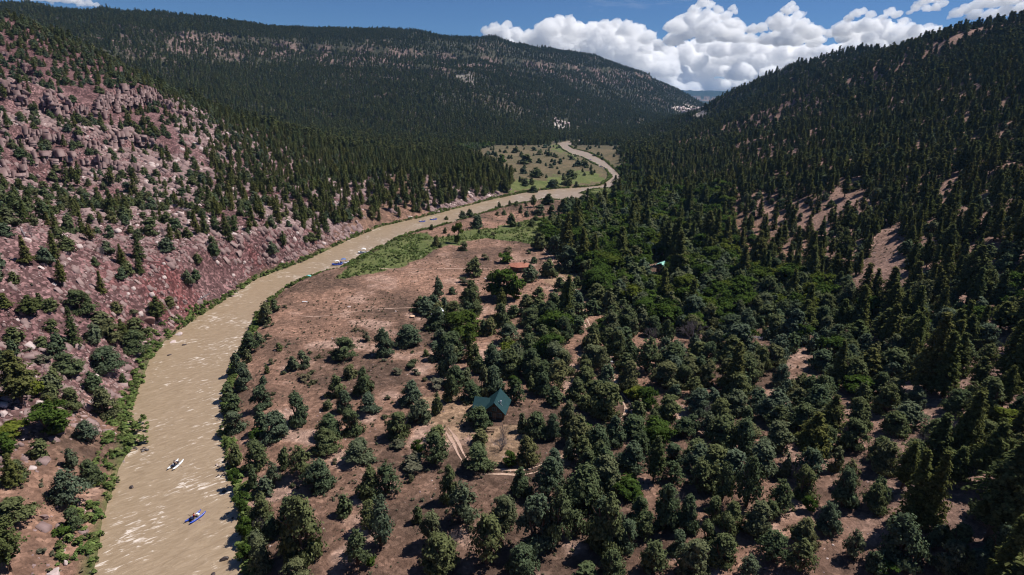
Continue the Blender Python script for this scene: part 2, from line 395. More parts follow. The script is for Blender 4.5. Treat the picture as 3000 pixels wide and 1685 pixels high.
CLEAR3 = [  # open ground among the trees on the right, 3000-px space
 [(2180,925),(2240,960),(2300,1000),(2350,1030),(2365,1060),(2370,1110),(2320,1140),(2300,1100),(2250,1040),(2185,1010),(2175,950)],
 [(2440,1150),(2500,1180),(2490,1240),(2600,1225),(2600,1290),(2530,1310),(2500,1290),(2440,1250)],
 [(2460,1330),(2520,1360),(2540,1420),(2500,1470),(2530,1500),(2585,1530),(2560,1590),(2520,1640),(2440,1600),(2440,1520),(2480,1480),(2490,1420)],
 [(2130,1480),(2210,1510),(2195,1600),(2150,1670),(2125,1640),(2160,1560)],
 [(2915,925),(3000,950),(2960,1060),(2880,1090),(2830,1060),(2900,1000)],
 [(2480,840),(2550,770),(2610,750),(2620,850),(2560,910),(2470,900)],
 [(2560,700),(2640,690),(2660,780),(2610,860),(2560,820)],
 [(1940,925),(1975,940),(1965,990),(1935,1030),(1905,960)],
 [(1600,815),(1700,800),(1720,850),(1670,870),(1620,840)],
 [(2760,1420),(2860,1400),(2880,1560),(2780,1600),(2730,1520)]]
SEMI3 = [[(2130,640),(2260,600),(2380,580),(2440,640),(2420,720),(2340,760),(2300,780),(2230,760),(2170,730)],
         [(2380,560),(2480,540),(2560,600),(2520,640),(2420,640)]]
def masks(x, y, z):
    u, v, d = uv25(x, y, z)
    ju = u+fbm(x/14, y/14, 3, 101)*16; jv = v+fbm(x/14+9, y/14, 3, 103)*9
    m = {}
    m['green'] = (in_poly25(ju, jv, GREEN) & ~in_poly25(ju, jv, BROWN_IN)) | in_poly25(ju, jv, GREEN2) | in_poly25(ju, jv, GREEN3) | in_poly25(u, v, GREEN4)
    m['pale'] = np.zeros(len(x), bool)
    for p in PALE: m['pale'] |= in_poly25(u+fbm(x/60, y/60, 3, 107)*22, v+fbm(x/50, y/60+5, 3, 109)*10, p)
    m['pale'] &= y > 900
    return m
def ring_grid():
    az = np.concatenate([np.linspace(-180, -62, 50), np.linspace(-60, -47.5, 50)[:-1], np.linspace(-47.5, 47.5, 1100), np.linspace(47.5, 60, 50)[1:], np.linspace(62, 180, 50)[:-1]])
    rr = np.concatenate([np.geomspace(6, 60, 26)[:-1], np.geomspace(60, 3600, 1010)[:-1], np.geomspace(3600, 12500, 60)])
    return np.radians(az), rr
az, rr = ring_grid(); NA, NR = len(az), len(rr)
AZ, RR = np.meshgrid(az, rr); gx = (np.sin(AZ)*RR).ravel(); gy = (np.cos(AZ)*RR).ravel()
gz = ground(gx, gy)
V = np.stack([gx, gy, gz], -1); V = np.vstack([V, [[0, 0, ground(np.array([0.0]), np.array([0.0]))[0]]]])
idx = np.arange(NA*NR).reshape(NR, NA)
a0 = idx[:-1]; b0 = idx[1:]; a1 = np.roll(a0, -1, 1); b1 = np.roll(b0, -1, 1)
F4 = np.stack([a0, a1, b1, b0], -1).reshape(-1, 4)[:, ::-1]
F3 = np.stack([idx[0], np.roll(idx[0], -1), np.full(NA, NA*NR)], -1)
# soil colours per vertex: soil, grass and rock by place, haze tint far off
x, y, z = V[:, 0], V[:, 1], V[:, 2]; r_ = np.hypot(x, y)
mk = masks(x, y, z)
def C(a): return np.array(a)[None]
n1 = fbm(x/40, y/40, 4, 201)*.5+.5; n2 = fbm(x/9, y/9, 3, 203)*.5+.5; n3 = fbm(x/2.2, y/2.2, 2, 205)*.5+.5
mix = lambda a, b, t: a+(b-a)*t[:, None]
flat = mix(C((.125,.080,.060)), C((.32,.185,.132)), smooth(.30, .70, .55*n1+.45*n2))
flat = mix(flat, C((.46,.31,.25)), smooth(.58, .8, n2)*smooth(420, 150, r_)*.7)
leftm = smooth(-95, -112, x)*smooth(760, 640, y) + smooth(-40, -140, x)*smooth(500, 640, y)*(x < 0)
leftm = np.clip(leftm, 0, 1)*(seg_dist(V[:, :2], LBW) < seg_dist(V[:, :2], RBW)+1)*(~((x > -45) & (y > 640)))
left = mix(C((.140,.074,.074)), C((.215,.125,.122)), smooth(.3, .7, .5*n1+.5*n2))
left = mix(left, C((.20,.080,.078)), smooth(.62, .78, fbm(x/30, y/18, 3, 211)*.5+.5)*smooth(30, 14, z))
flat = mix(flat, C((.115,.108,.058)), smooth(430, 620, y)*.75)
col = mix(flat, left, leftm)
yard = np.zeros(len(x), bool)
yu, yv, _d = project(np.stack([x, y, z], -1)); ju_ = yu+n2*26-13; jv_ = yv+n1*20-10
for p_ in ([(1240,1165),(1330,1150),(1400,1180),(1400,1262),(1345,1290),(1290,1290),(1262,1240)], [(1380,1250),(1520,1240),(1560,1300),(1530,1360),(1440,1360),(1390,1300)], [(1590,790),(1700,795),(1710,840),(1660,850),(1600,830)]): yard |= inside(np.stack([ju_, jv_], -1), np.array(p_, float)) & (y > 0)
col = mix(col, C((.42,.285,.18)), yard*.5)
rightm = smooth(8, 18, z)*(x > 20)
col = mix(col, mix(C((.20,.125,.098)), C((.36,.225,.18)), n2), rightm)
mesam = smooth(1000, 1400, r_)
mes = mix(C((.060,.060,.038)), C((.18,.13,.105)), smooth(.45, .8, n1*.5+.5*(fbm(x/120, y/120, 4, 221)*.5+.5)))
mes = mix(mes, C((.026,.046,.046)), smooth(3600, 4300, r_))  # far forest cover; the blue of haze is painted into its colour
mes = mix(mes, C((.25,.175,.155)), smooth(150, 185, z)*smooth(255, 225, z)*smooth(.42, .6, n1)*.8)
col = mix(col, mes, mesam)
dr = seg_dist(V[:, :2], RIVER, True); dr[(y > 1900)] = 999
gr = np.clip(mk['green'].astype(float)+smooth(5, 2.0, dr+n2*4)*smooth(1500, 800, r_)*.9, 0, 1)
grass = mix(C((.075,.105,.032)), C((.16,.165,.065)), n2)
col = mix(col, grass, gr)
col = mix(col, mix(C((.36,.30,.27)), C((.62,.55,.50)), smooth(.3, .7, n2)), mk['pale']*np.where(x < 40, .45, 1.0)*np.where(y < 2600, .8, 1.0))
col = col*(.8+.4*n3)[:, None]
g_me = mesh_np('ground', V, [F4, F3], smooth_=True)
at = g_me.color_attributes.new('soil', 'FLOAT_COLOR', 'POINT')
at.data.foreach_set('color', np.concatenate([np.clip(col, 0, 1), np.ones((len(col), 1))], 1).astype(np.float32).ravel())
# stony share, read by the shader for loose rock
at2 = g_me.attributes.new('stony', 'FLOAT', 'POINT')
stony = np.clip(leftm*.9*(1-gr)+.35*(1-gr)*(1-leftm), 0, 1)
at2.data.foreach_set('value', stony.astype(np.float32))
m, nt, b = mat_new('soil'); N = nt.nodes; L = nt.links
att = N.new('ShaderNodeAttribute'); att.attribute_name = 'soil'
ast = N.new('ShaderNodeAttribute'); ast.attribute_name = 'stony'
geo = N.new('ShaderNodeNewGeometry')
vo = N.new('ShaderNodeTexVoronoi'); vo.inputs['Scale'].default_value = 1.1; vo.inputs['Randomness'].default_value = 1
nz = N.new('ShaderNodeTexNoise'); nz.inputs['Scale'].default_value = .7; nz.inputs['Detail'].default_value = 9; nz.inputs['Roughness'].default_value = .78
L.new(geo.outputs['Position'], vo.inputs['Vector']); L.new(geo.outputs['Position'], nz.inputs['Vector'])
sep = N.new('ShaderNodeSeparateColor'); L.new(vo.outputs['Color'], sep.inputs[0])
pw = N.new('ShaderNodeMath'); pw.operation = 'POWER'; pw.inputs[1].default_value = 2.5; L.new(sep.outputs[0], pw.inputs[0])
mr = N.new('ShaderNodeMapRange'); mr.inputs[3].default_value = .50; mr.inputs[4].default_value = 2.1; L.new(pw.outputs[0], mr.inputs[0])
mxs = N.new('ShaderNodeMix'); mxs.data_type = 'FLOAT'; L.new(ast.outputs['Fac'], mxs.inputs[0]); mxs.inputs[2].default_value = 1.0; L.new(mr.outputs[0], mxs.inputs[3])
mr2 = N.new('ShaderNodeMapRange'); mr2.inputs[1].default_value = .3; mr2.inputs[2].default_value = .7; mr2.inputs[3].default_value = .42; mr2.inputs[4].default_value = 1.5; L.new(nz.outputs['Fac'], mr2.inputs[0])
mu = N.new('ShaderNodeMath'); mu.operation = 'MULTIPLY'; L.new(mxs.outputs[0], mu.inputs[0]); L.new(mr2.outputs[0], mu.inputs[1])
vm = N.new('ShaderNodeVectorMath'); vm.operation = 'SCALE'; L.new(att.outputs['Color'], vm.inputs[0]); L.new(mu.outputs[0], vm.inputs['Scale'])
L.new(vm.outputs[0], b.inputs['Base Color']); b.inputs['Roughness'].default_value = .95; b.inputs['Specular IOR Level'].default_value = .1
bp = N.new('ShaderNodeBump'); bp.inputs['Strength'].default_value = 1.0; bp.inputs['Distance'].default_value = .7
hm = N.new('ShaderNodeMath'); hm.operation = 'MULTIPLY'; L.new(ast.outputs['Fac'], hm.inputs[0]); L.new(sep.outputs[0], hm.inputs[1])
ha = N.new('ShaderNodeMath'); ha.operation = 'ADD'; L.new(hm.outputs[0], ha.inputs[0]); L.new(nz.outputs['Fac'], ha.inputs[1])
L.new(ha.outputs[0], bp.inputs['Height']); L.new(bp.outputs[0], b.inputs['Normal'])
g_me.materials.append(m)
g_ob = link(bpy.data.objects.new('ground', g_me)); tag(g_ob, kind='structure')

# ---------------------------------------------------------------- river
m, nt, b = mat_new('muddy_water'); N = nt.nodes; L = nt.links
geo = N.new('ShaderNodeNewGeometry'); mp0 = N.new('ShaderNodeMapping'); mp0.inputs['Rotation'].default_value = (0, 0, math.radians(-39)); mp = N.new('ShaderNodeMapping'); mp.inputs['Scale'].default_value = (.58, 1.8, 1)
L.new(geo.outputs['Position'], mp0.inputs['Vector']); L.new(mp0.outputs[0], mp.inputs['Vector'])
n_s = N.new('ShaderNodeTexNoise'); n_s.inputs['Scale'].default_value = .75; n_s.inputs['Detail'].default_value = 6; n_s.inputs['Roughness'].default_value = .62; n_s.inputs['Distortion'].default_value = .7
L.new(mp.outputs[0], n_s.inputs['Vector'])
n_b = N.new('ShaderNodeTexNoise'); n_b.inputs['Scale'].default_value = .09; n_b.inputs['Detail'].default_value = 3; n_b.inputs['Distortion'].default_value = .6; L.new(geo.outputs['Position'], n_b.inputs['Vector'])
big = N.new('ShaderNodeMapRange'); big.inputs[1].default_value = .42; big.inputs[2].default_value = .68; L.new(n_b.outputs['Fac'], big.inputs[0])
th = N.new('ShaderNodeMath'); th.operation = 'MULTIPLY_ADD'; th.inputs[1].default_value = -.17; th.inputs[2].default_value = .662; L.new(big.outputs[0], th.inputs[0])
sub = N.new('ShaderNodeMath'); sub.operation = 'SUBTRACT'; L.new(n_s.outputs['Fac'], sub.inputs[0]); L.new(th.outputs[0], sub.inputs[1])
fo = N.new('ShaderNodeMapRange'); fo.inputs[1].default_value = 0; fo.inputs[2].default_value = .11; L.new(sub.outputs[0], fo.inputs[0])
cr = N.new('ShaderNodeValToRGB'); cr.color_ramp.elements[0].position = .3; cr.color_ramp.elements[0].color = (.265,.188,.116, 1); cr.color_ramp.elements[1].position = .7; cr.color_ramp.elements[1].color = (.37,.275,.182, 1)
L.new(n_s.outputs['Fac'], cr.inputs['Fac'])
mx = N.new('ShaderNodeMix'); mx.data_type = 'RGBA'; L.new(fo.outputs[0], mx.inputs[0]); L.new(cr.outputs[0], mx.inputs[6]); mx.inputs[7].default_value = (.70,.61,.53, 1)
L.new(mx.outputs[2], b.inputs['Base Color']); b.inputs['Roughness'].default_value = .36; b.inputs['Specular IOR Level'].default_value = 1.0; b.inputs['IOR'].default_value = 1.45
bp = N.new('ShaderNodeBump'); bp.inputs['Strength'].default_value = .6; bp.inputs['Distance'].default_value = .35; L.new(n_s.outputs['Fac'], bp.inputs['Height']); L.new(bp.outputs[0], b.inputs['Normal'])
# water sheet: a strip mesh from bank to bank (a little under the banks)
k = 90
xs = np.arange(-140, 185, .8); ys = np.concatenate([np.arange(20, 480, .7), np.arange(480, 1480, .9)])
XX, YY = np.meshgrid(xs, ys); X_ = XX.ravel(); Y_ = YY.ravel()
cc = math.cos(math.radians(39)); ss = math.sin(math.radians(39)); A1 = X_*cc+Y_*ss; B1 = -X_*ss+Y_*cc
chop = np.where(Y_ < 420, .5+.8*smooth(-.1, .5, fbm(X_/11, Y_/16, 3, 301)), .9)
wz = chop*(.16*fbm(A1/3.6, B1/1.6, 2, 303)+.10*fbm(A1/9, B1/4.5, 2, 307))
wv = np.stack([X_, Y_, wz], -1); ii = np.arange(XX.size).reshape(XX.shape)
wf = np.stack([ii[:-1, :-1], ii[:-1, 1:], ii[1:, 1:], ii[1:, :-1]], -1).reshape(-1, 4)
wctr = wv[wf[:, 0], :2]; kf = np.zeros(len(wf), bool); ok_ = (np.abs(wctr[:, 0]) < 200); dd_ = seg_dist(wctr, RIVER, True); kf = (inside(wctr, RIVER) | (dd_ < 4)) & ok_
wf = wf[kf]; us_, inv_ = np.unique(wf, return_inverse=True); wv = wv[us_]; wf = inv_.reshape(-1, 4)
w_me = mesh_np('river', wv, wf, [m], True); river = link(bpy.data.objects.new('river', w_me)); tag(river, kind='structure')

# ---------------------------------------------------------------- dirt tracks, draped on the ground
M['track'] = mat_noise('track_dirt', (.34,.225,.165), (.56,.40,.31), 1.5, rough=.95)
M['trail'] = mat_noise('trail_dirt', (.38,.25,.195), (.50,.34,.27), 1.5, rough=.95)
def resample(P, step):
    out = [P[0]]
    # Catmull-Rom through the points
    for i in range(len(P)-1):
        p0 = P[max(i-1, 0)]; p1 = P[i]; p2 = P[i+1]; p3 = P[min(i+2, len(P)-1)]
        n = max(2, int(np.linalg.norm(p2-p1)/step))
        for j in range(1, n+1):
            t = j/n; out.append(.5*((2*p1)+(-p0+p2)*t+(2*p0-5*p1+4*p2-p3)*t*t+(-p0+3*p1-3*p2+p3)*t**3))
    return np.array(out)
def ribbon(name, pts3, offs, width, mat, lift=.09, label=None):
    a = np.array(pts3, float); P, _ = hit(a[:, 0], a[:, 1]); P = resample(P[:, :2], .6)
    T = np.gradient(P, axis=0); T /= np.linalg.norm(T, axis=1)[:, None]+1e-9; Nn = np.stack([-T[:, 1], T[:, 0]], -1)
    V = []; Fq = []; n = len(P); w = width*np.clip(1+.9*fbm(np.arange(n)/5.0, np.zeros(n), 3, 5), .25, 1.7)*smooth(-1, 9, np.arange(n)*1.0)*smooth(-1, 9, (n-1-np.arange(n))*1.0)
    for o in offs:
        base = sum(len(q) for q in V)
        rows = [P+Nn*(o+s*w[:, None]/2) for s in (-1, -.33, .33, 1)]
        z0 = np.stack([ground(q[:, 0], q[:, 1]) for q in rows], 0)
        zc = np.maximum(z0, ground(P[:, 0]+Nn[:, 0]*o, P[:, 1]+Nn[:, 1]*o)-.02)+lift
        vv = np.stack([np.concatenate([rows[c], zc[c][:, None]], 1) for c in range(4)], 1).reshape(-1, 3); V.append(vv)
        for c in range(3):
            i = base+np.arange(n-1)*4+c
            Fq.append(np.stack([i, i+1, i+5, i+4], -1))
    me = mesh_np(name, np.vstack(V), np.vstack(Fq)[:, ::-1], [mat]); o = link(bpy.data.objects.new(name, me)); tag(o, kind='structure'); return o
TRACK = [(1400,1384),(1460,1383),(1540,1384),(1592,1368),(1640,1348),(1682,1326),(1730,1302),(1795,1272),(1815,1242),(1842,1208),(1836,1182),(1818,1160),(1795,1120),(1782,1075),(1757,1030),(1737,985),(1715,940),(1700,900),(1686,858),(1667,830),(1642,811),(1612,803),(1601,788),(1616,764),(1612,748),(1591,729),(1601,712),(1620,700)]
ribbon('dirt_road', TRACK, (-.8, .8), .55, M['track'])
ribbon('driveway', [(1303,1252),(1318,1272),(1335,1298),(1350,1330),(1372,1362),(1400,1384)], (-.6,.6), .6, M['trail'], .10)
ribbon('footpath', [(872,925),(940,927),(1010,918),(1080,908),(1190,902),(1280,898),(1420,893)], (0,), .5, M['trail'], .07)
ribbon('lower_path', [(1105,787),(1200,789),(1290,788),(1390,787),(1450,790),(1490,798)], (0,), .8, M['trail'], .07)
# ================================================================ plants
def rand_dirs(n, g):
    v = g.normal(size=(n, 3)); return v/np.linalg.norm(v, axis=1)[:, None]
def leaf_cloud(C0, Nout, per, spread, size, g, up=.55, jit=.7, aspect=.62):
    """many small leaf faces round clump centres C0, facing mostly outward and up"""
    n = len(C0)*per
    c = np.repeat(C0, per, 0); no = np.repeat(Nout, per, 0)
    off = g.normal(size=(n, 3))*spread; p = c+off
    nn = no*1.0+np.array([0, 0, up])+rand_dirs(n, g)*jit+off/(spread+1e-6)*.25
    nn /= np.linalg.norm(nn, axis=1)[:, None]+1e-9
    t = np.cross(nn, rand_dirs(n, g)); t /= np.linalg.norm(t, axis=1)[:, None]+1e-9
    b = np.cross(nn, t); s = (size*(.6+.8*g.random(n)))[:, None]/2
    V = np.stack([p-t*s-b*s*aspect, p+t*s*.9-b*s*aspect*.7, p+t*s+b*s*aspect, p-t*s*.7+b*s*aspect*1.1], 1).reshape(-1, 3)
    F = np.arange(n*4).reshape(-1, 4)
    return V, F
_ico = {}
def ico(sub):
    if sub in _ico: return _ico[sub]
    import bmesh
    bm = bmesh.new(); bmesh.ops.create_icosphere(bm, subdivisions=sub, radius=1.0)
    V = np.array([v.co[:] for v in bm.verts]); F = np.array([[v.index for v in f.verts] for f in bm.faces]); bm.free()
    _ico[sub] = (V, F); return V, F
def blobs(C0, R, g, sub=1, nz=.25):
    V0, F0 = ico(sub); Vs = []; Fs = []
    for i, (c, r) in enumerate(zip(C0, R)):
        Vs.append(V0*(1+nz*g.normal(size=(len(V0), 1)))*np.array(r)+c); Fs.append(F0+i*len(V0))
    return np.vstack(Vs), np.vstack(Fs)
def join(parts):
    """parts: (V, F, matindex) -> V, [F3, F4], mi"""
    Vs = []; f3 = []; f4 = []; m3 = []; m4 = []; n = 0
    for V, F, mi in parts:
        Vs.append(V); F = F+n; n += len(V)
        (f3 if F.shape[1] == 3 else f4).append(F); (m3 if F.shape[1] == 3 else m4).append(np.full(len(F), mi))
    Fl = []; ml = []
    if f3: Fl.append(np.vstack(f3)); ml.append(np.concatenate(m3))
    if f4: Fl.append(np.vstack(f4)); ml.append(np.concatenate(m4))
    return np.vstack(Vs), Fl, np.concatenate(ml)
def tube_np(P, R, n=6):
    P = np.asarray(P, float); R = np.asarray(R, float); T = np.gradient(P, axis=0); T /= np.linalg.norm(T, axis=1)[:, None]+1e-9
    a = np.cross(T, [0.13, .21, 1.0]); bad = np.linalg.norm(a, axis=1) < .2; a[bad] = np.cross(T[bad], [1, 0, 0]); a /= np.linalg.norm(a, axis=1)[:, None]; b = np.cross(T, a)
    th = np.arange(n)*2*PI/n
    V = (P[:, None]+(a[:, None]*np.cos(th)[None, :, None]+b[:, None]*np.sin(th)[None, :, None])*R[:, None, None]).reshape(-1, 3)
    i = np.arange(len(P)-1)[:, None]*n; k = np.arange(n)[None]
    F = np.stack([i+k, i+(k+1) % n, i+n+(k+1) % n, i+n+k], -1).reshape(-1, 4)
    return V, F
def crown_profile(kind, t, g):
    if kind == 'juniper': return np.clip(1-t, 0, 1)**.78*smooth(-.12, .16, t)*1.02+.02
    if kind == 'cone': return np.clip(1-t, 0, 1)**1.0*smooth(-.05, .12, t)+.02
    if kind == 'round': return np.sqrt(np.clip(1-(2*t-1)**2, 0, 1))*.97+.03
# unit trees: crown width 1, height 1 (scaled to metres by the object)
def make_crown(kind, seed, lod):
    g = np.random.default_rng(seed)
    if kind in ('juniper', 'broad', 'shrub'):
        prof = {'juniper': ['juniper', 'cone', 'juniper', 'cone', 'juniper', 'cone'][seed % 6], 'broad': 'round', 'shrub': 'round'}[kind]
        z0 = {'juniper': .03, 'broad': .14, 'shrub': .0}[kind]
        ncl = {0: 430, 1: 90, 2: 26}[lod] if kind != 'shrub' else {0: 60, 1: 26, 2: 12}[lod]
        opn = kind == 'juniper' and seed % 4 == 3 and lod == 0      # thinner crowns that show their limbs
        if opn: z0 = .16; ncl = 230
        # lobes give the uneven outline
        nl = {'juniper': 22, 'broad': 13, 'shrub': 6}[kind]
        lt = g.random(nl)*.88+.02; la = g.random(nl)*2*PI+np.arange(nl)*2.4
        lr = crown_profile(prof, lt, g)*.5*(.42+.30*g.random(nl)); lsz = (.13+.13*g.random(nl))*(1.2-.5*lt)
        if kind == 'broad': lsz *= 1.12
        lt[0] = .80; lr[0] = .03; lsz[0] = .15; lt[1] = .62; lr[1] = .06; lsz[1] = .2
        Lc = np.stack([np.cos(la)*lr, np.sin(la)*lr, z0+lt*(1-z0)*.94], -1)
        pick = g.choice(nl, ncl, p=lsz**2/np.sum(lsz**2)); dr_ = rand_dirs(ncl, g); dr_[:, 2] = np.abs(dr_[:, 2])*.9-.25
        Cc = Lc[pick]+dr_*lsz[pick][:, None]*(.55+.5*g.random(ncl))[:, None]*np.array([1, 1, .78])
        Cc[:, 2] = np.clip(Cc[:, 2], z0*.6+.02, .99)
        rad = np.hypot(Cc[:, 0], Cc[:, 1]); lim = crown_profile(prof, np.clip((Cc[:, 2]-z0)/(1-z0), 0, 1), g)*.5*(1+.24*g.normal(size=ncl))
        sc = np.where(rad > lim, lim/(rad+1e-6), 1); Cc[:, 0] *= sc; Cc[:, 1] *= sc
        out = np.stack([Cc[:, 0]*1.6, Cc[:, 1]*1.6, (Cc[:, 2]-.35)*.9], -1); out /= np.linalg.norm(out, axis=1)[:, None]+1e-6
        if lod == 0: V, F = leaf_cloud(Cc, out, 12, .026 if kind != 'shrub' else .06, .044 if kind != 'shrub' else .11, g)
        elif lod == 1: V, F = leaf_cloud(Cc, out, 9, .045, .10 if kind != 'shrub' else .16, g)
        else: V, F = leaf_cloud(Cc, out, 5, .075, .20, g)
        # solid lumps added inside the crown to keep light from leaking through
        Bv, Bf = blobs(Lc, [(s*.5, s*.5, s*.42) for s in lsz], g)
        return [(V, F, 0), (Bv, Bf, 0)] if not opn else [(V, F, 0)]
    if kind == 'pine':
        nw = {0: 15, 1: 12, 2: 9}[lod]; Cs = []; bl = []
        style = seed % 4; top = .5
        z0 = (.10, .22, .16, .05)[style]
        for i in range(nw):
            t = (i+g.random()*.6)/nw; zc = z0+(1-z0)*t
            R = .5*((1-t)**(.75, .6, .9, .85)[style])*(.75+.4*g.random())
            if style == 1: R = .5*(1-(2*t-.75)**2*.8)*(.6+.5*g.random())
            R = max(R, .03); nb = max(3, int((8 if lod == 0 else 6)*R*2+2))
            for a in (np.arange(nb)+g.random())*2*PI/nb:
                L_ = R*(.6+.5*g.random())
                for s in ((.45, .75, 1.0) if lod == 0 else (.55, 1.0)):
                    Cs.append((math.cos(a)*L_*s, math.sin(a)*L_*s, zc-.035*s*L_*2+g.normal()*.008))
            bl.append(((0, 0, zc), (R*.42, R*.42, .5/nw)))
        Cc = np.array(Cs); Cc[:, 2] = np.clip(Cc[:, 2], .02, .985)
        Cc = np.vstack([Cc, [[0, 0, .97], [0.01, 0, .93], [-.01, .01, .90]]])
        out = np.stack([Cc[:, 0]*1.4, Cc[:, 1]*1.4, np.full(len(Cc), .25)], -1); out /= np.linalg.norm(out, axis=1)[:, None]+1e-6
        per, sp, sz = {0: (13, .040, .070), 1: (7, .055, .13), 2: (4, .075, .24)}[lod]
        # flat sprays: wider than deep
        V, F = leaf_cloud(Cc, out, per, sp, sz, g, up=.5)
        zc = np.repeat(Cc[:, 2], per*4); V[:, 2] = zc+(V[:, 2]-zc)*.42
        Bv, Bf = blobs([b_[0] for b_ in bl], [b_[1] for b_ in bl], g)  # added solid core along the trunk, stops light passing through the needles
        return [(V, F, 0), (Bv, Bf, 0)]
def make_trunk(kind, seed):
    g = np.random.default_rng(seed+500)
    parts = []
    if kind == 'pine':
        zz = np.linspace(-.03, .96, 9); P = np.stack([.012*np.sin(zz*5+seed), .012*np.cos(zz*4+seed), zz], -1)
        parts.append((*tube_np(P, .040*(1-zz*.92)+.004, 7), 0))
        for k in range(12):
            z_ = .12+.7*k/12; a = g.random()*2*PI; L_ = .36*(1-z_)
            parts.append((*tube_np([(0, 0, z_), (math.cos(a)*L_*.5, math.sin(a)*L_*.5, z_+.01), (math.cos(a)*L_, math.sin(a)*L_, z_+.0)], [.012, .007, .003], 4), 0))
    elif kind == 'dead':
        def grow(p, d, L_, r, depth):
            q = p+d*L_*.5+rand_dirs(1, g)[0]*L_*.07; e = p+d*L_
            parts.append((*tube_np([p, q, e], [r, r*.8, r*.6], 4 if depth < 3 else 5), 0))
            if depth > 0:
                for k in range(3 if depth > 1 else 4):
                    nd = d+rand_dirs(1, g)[0]*.75+np.array([0, 0, .12]); nd /= np.linalg.norm(nd)
                    grow(p+(e-p)*(.5+.5*g.random()), nd, L_*(.62+.2*g.random()), r*.55, depth-1)
        for k in range(4):
            a = k*2*PI/4+g.random(); d = np.array([math.cos(a)*.35, math.sin(a)*.35, 1]); d /= np.linalg.norm(d); grow(np.array([0, 0, -.03]), d, .34, .018, 4)
    else:
        ns = 3 if kind != 'broad' else 2
        for k in range(ns):
            a = k*2.1+g.random(); rr_ = .05+.10*g.random()
            zz = np.linspace(-.03, .7, 5); P = np.stack([np.cos(a)*rr_*zz*2.2, np.sin(a)*rr_*zz*2.2, zz], -1); P[:, :2] += g.normal(size=(5, 2))*.012*zz[:, None]
            parts.append((*tube_np(P, .034*(1-zz*1.1)+.004, 6), 0))
            for j in range(4):
                z_ = .15+.13*j; b_ = g.random()*2*PI; L_ = .30*(1-z_*.6); q = np.array([np.interp(z_, zz, P[:, 0]), np.interp(z_, zz, P[:, 1]), z_])
                parts.append((*tube_np([q, q+np.array([math.cos(b_)*L_*.6, math.sin(b_)*L_*.6, .09]), q+np.array([math.cos(b_)*L_, math.sin(b_)*L_, .2])], [.014, .008, .003], 4), 0))
    return parts
KM = {'juniper': 'juniper', 'pine': 'pine', 'broad': 'broad', 'shrub': 'sage'}
NVAR = {'juniper': 12, 'pine': 8, 'broad': 5, 'shrub': 5}
crown_me = {}; trunk_me = {}; stuff_me = {}
for k in KM:
    for s in range(NVAR[k]):
        V, F, mi = join(make_crown(k, s+(0 if k != 'shrub' else 20), 0)); crown_me[k, s] = mesh_np('crown', V, F, [M[KM[k]]])
        if k != 'shrub':
            V, F, mi = join(make_trunk(k, s)); trunk_me[k, s] = mesh_np('trunk', V, F, [M['bark']], True)
    for lod in (1, 2):
        for s in range(4):
            p = make_crown(k, s+(0 if k != 'shrub' else 20), lod)
            if k != 'shrub': p = p+[(v, f, 1) for v, f, _ in make_trunk(k, s)[:1 if lod == 2 else 6]]
            V, F, mi = join(p); stuff_me[k, lod, s] = mesh_np(k+'_mesh', V, F, [M[KM[k]], M['bark']], False, mi)
V, F, mi = join(make_trunk('dead', 3)); dead_me = mesh_np('branches', V, F, [M['deadwood']])
for s in range(4):
    V, F, mi = join(make_crown('shrub', 30+s, 1)); stuff_me['willow', 1, s] = mesh_np('willow_mesh', V, F, [M['willow']])

def scatter_stuff(name, protos, P, scl, rot, pick, label=None):
    """ONE object: copies of small meshes on points, by geometry nodes (rot: euler xyz)"""
    me = bpy.data.meshes.new(name); n = len(P)
    me.vertices.add(n); me.vertices.foreach_set('co', np.asarray(P, np.float32).ravel())
    for nm, ty, data, key in (('scl', 'FLOAT_VECTOR', scl, 'vector'), ('rot', 'FLOAT_VECTOR', rot, 'vector'), ('pick', 'INT', pick, 'value')):
        a = me.attributes.new(nm, ty, 'POINT'); a.data.foreach_set(key, np.asarray(data, np.float32 if ty != 'INT' else np.int32).ravel())
    o = link(bpy.data.objects.new(name, me)); tag(o, label, kind='stuff')
    cl = bpy.data.collections.new(name+'_kinds')
    for i, pm in enumerate(protos):
        q = bpy.data.objects.new('%s_kind_%02d' % (name, i), pm); cl.objects.link(q)
    ng = bpy.data.node_groups.new(name, 'GeometryNodeTree'); ng.interface.new_socket('Geometry', in_out='INPUT', socket_type='NodeSocketGeometry'); ng.interface.new_socket('Geometry', in_out='OUTPUT', socket_type='NodeSocketGeometry')
    N = ng.nodes; L = ng.links; gi = N.new('NodeGroupInput'); go = N.new('NodeGroupOutput')
    ci = N.new('GeometryNodeCollectionInfo'); ci.inputs['Collection'].default_value = cl; ci.inputs['Separate Children'].default_value = True; ci.inputs['Reset Children'].default_value = True
    ip = N.new('GeometryNodeInstanceOnPoints'); ip.inputs['Pick Instance'].default_value = True
    def na(nm, ty):
        q = N.new('GeometryNodeInputNamedAttribute'); q.data_type = ty; q.inputs['Name'].default_value = nm; return q
    L.new(gi.outputs[0], ip.inputs['Points']); L.new(ci.outputs[0], ip.inputs['Instance'])
    L.new(na('pick', 'INT').outputs[0], ip.inputs['Instance Index'])
    er = N.new('FunctionNodeEulerToRotation'); L.new(na('rot', 'FLOAT_VECTOR').outputs[0], er.inputs[0]); L.new(er.outputs[0], ip.inputs['Rotation'])
    L.new(na('scl', 'FLOAT_VECTOR').outputs[0], ip.inputs['Scale']); L.new(ip.outputs[0], go.inputs[0])
    md = o.modifiers.new('scatter', 'NODES'); md.node_group = ng
    return o

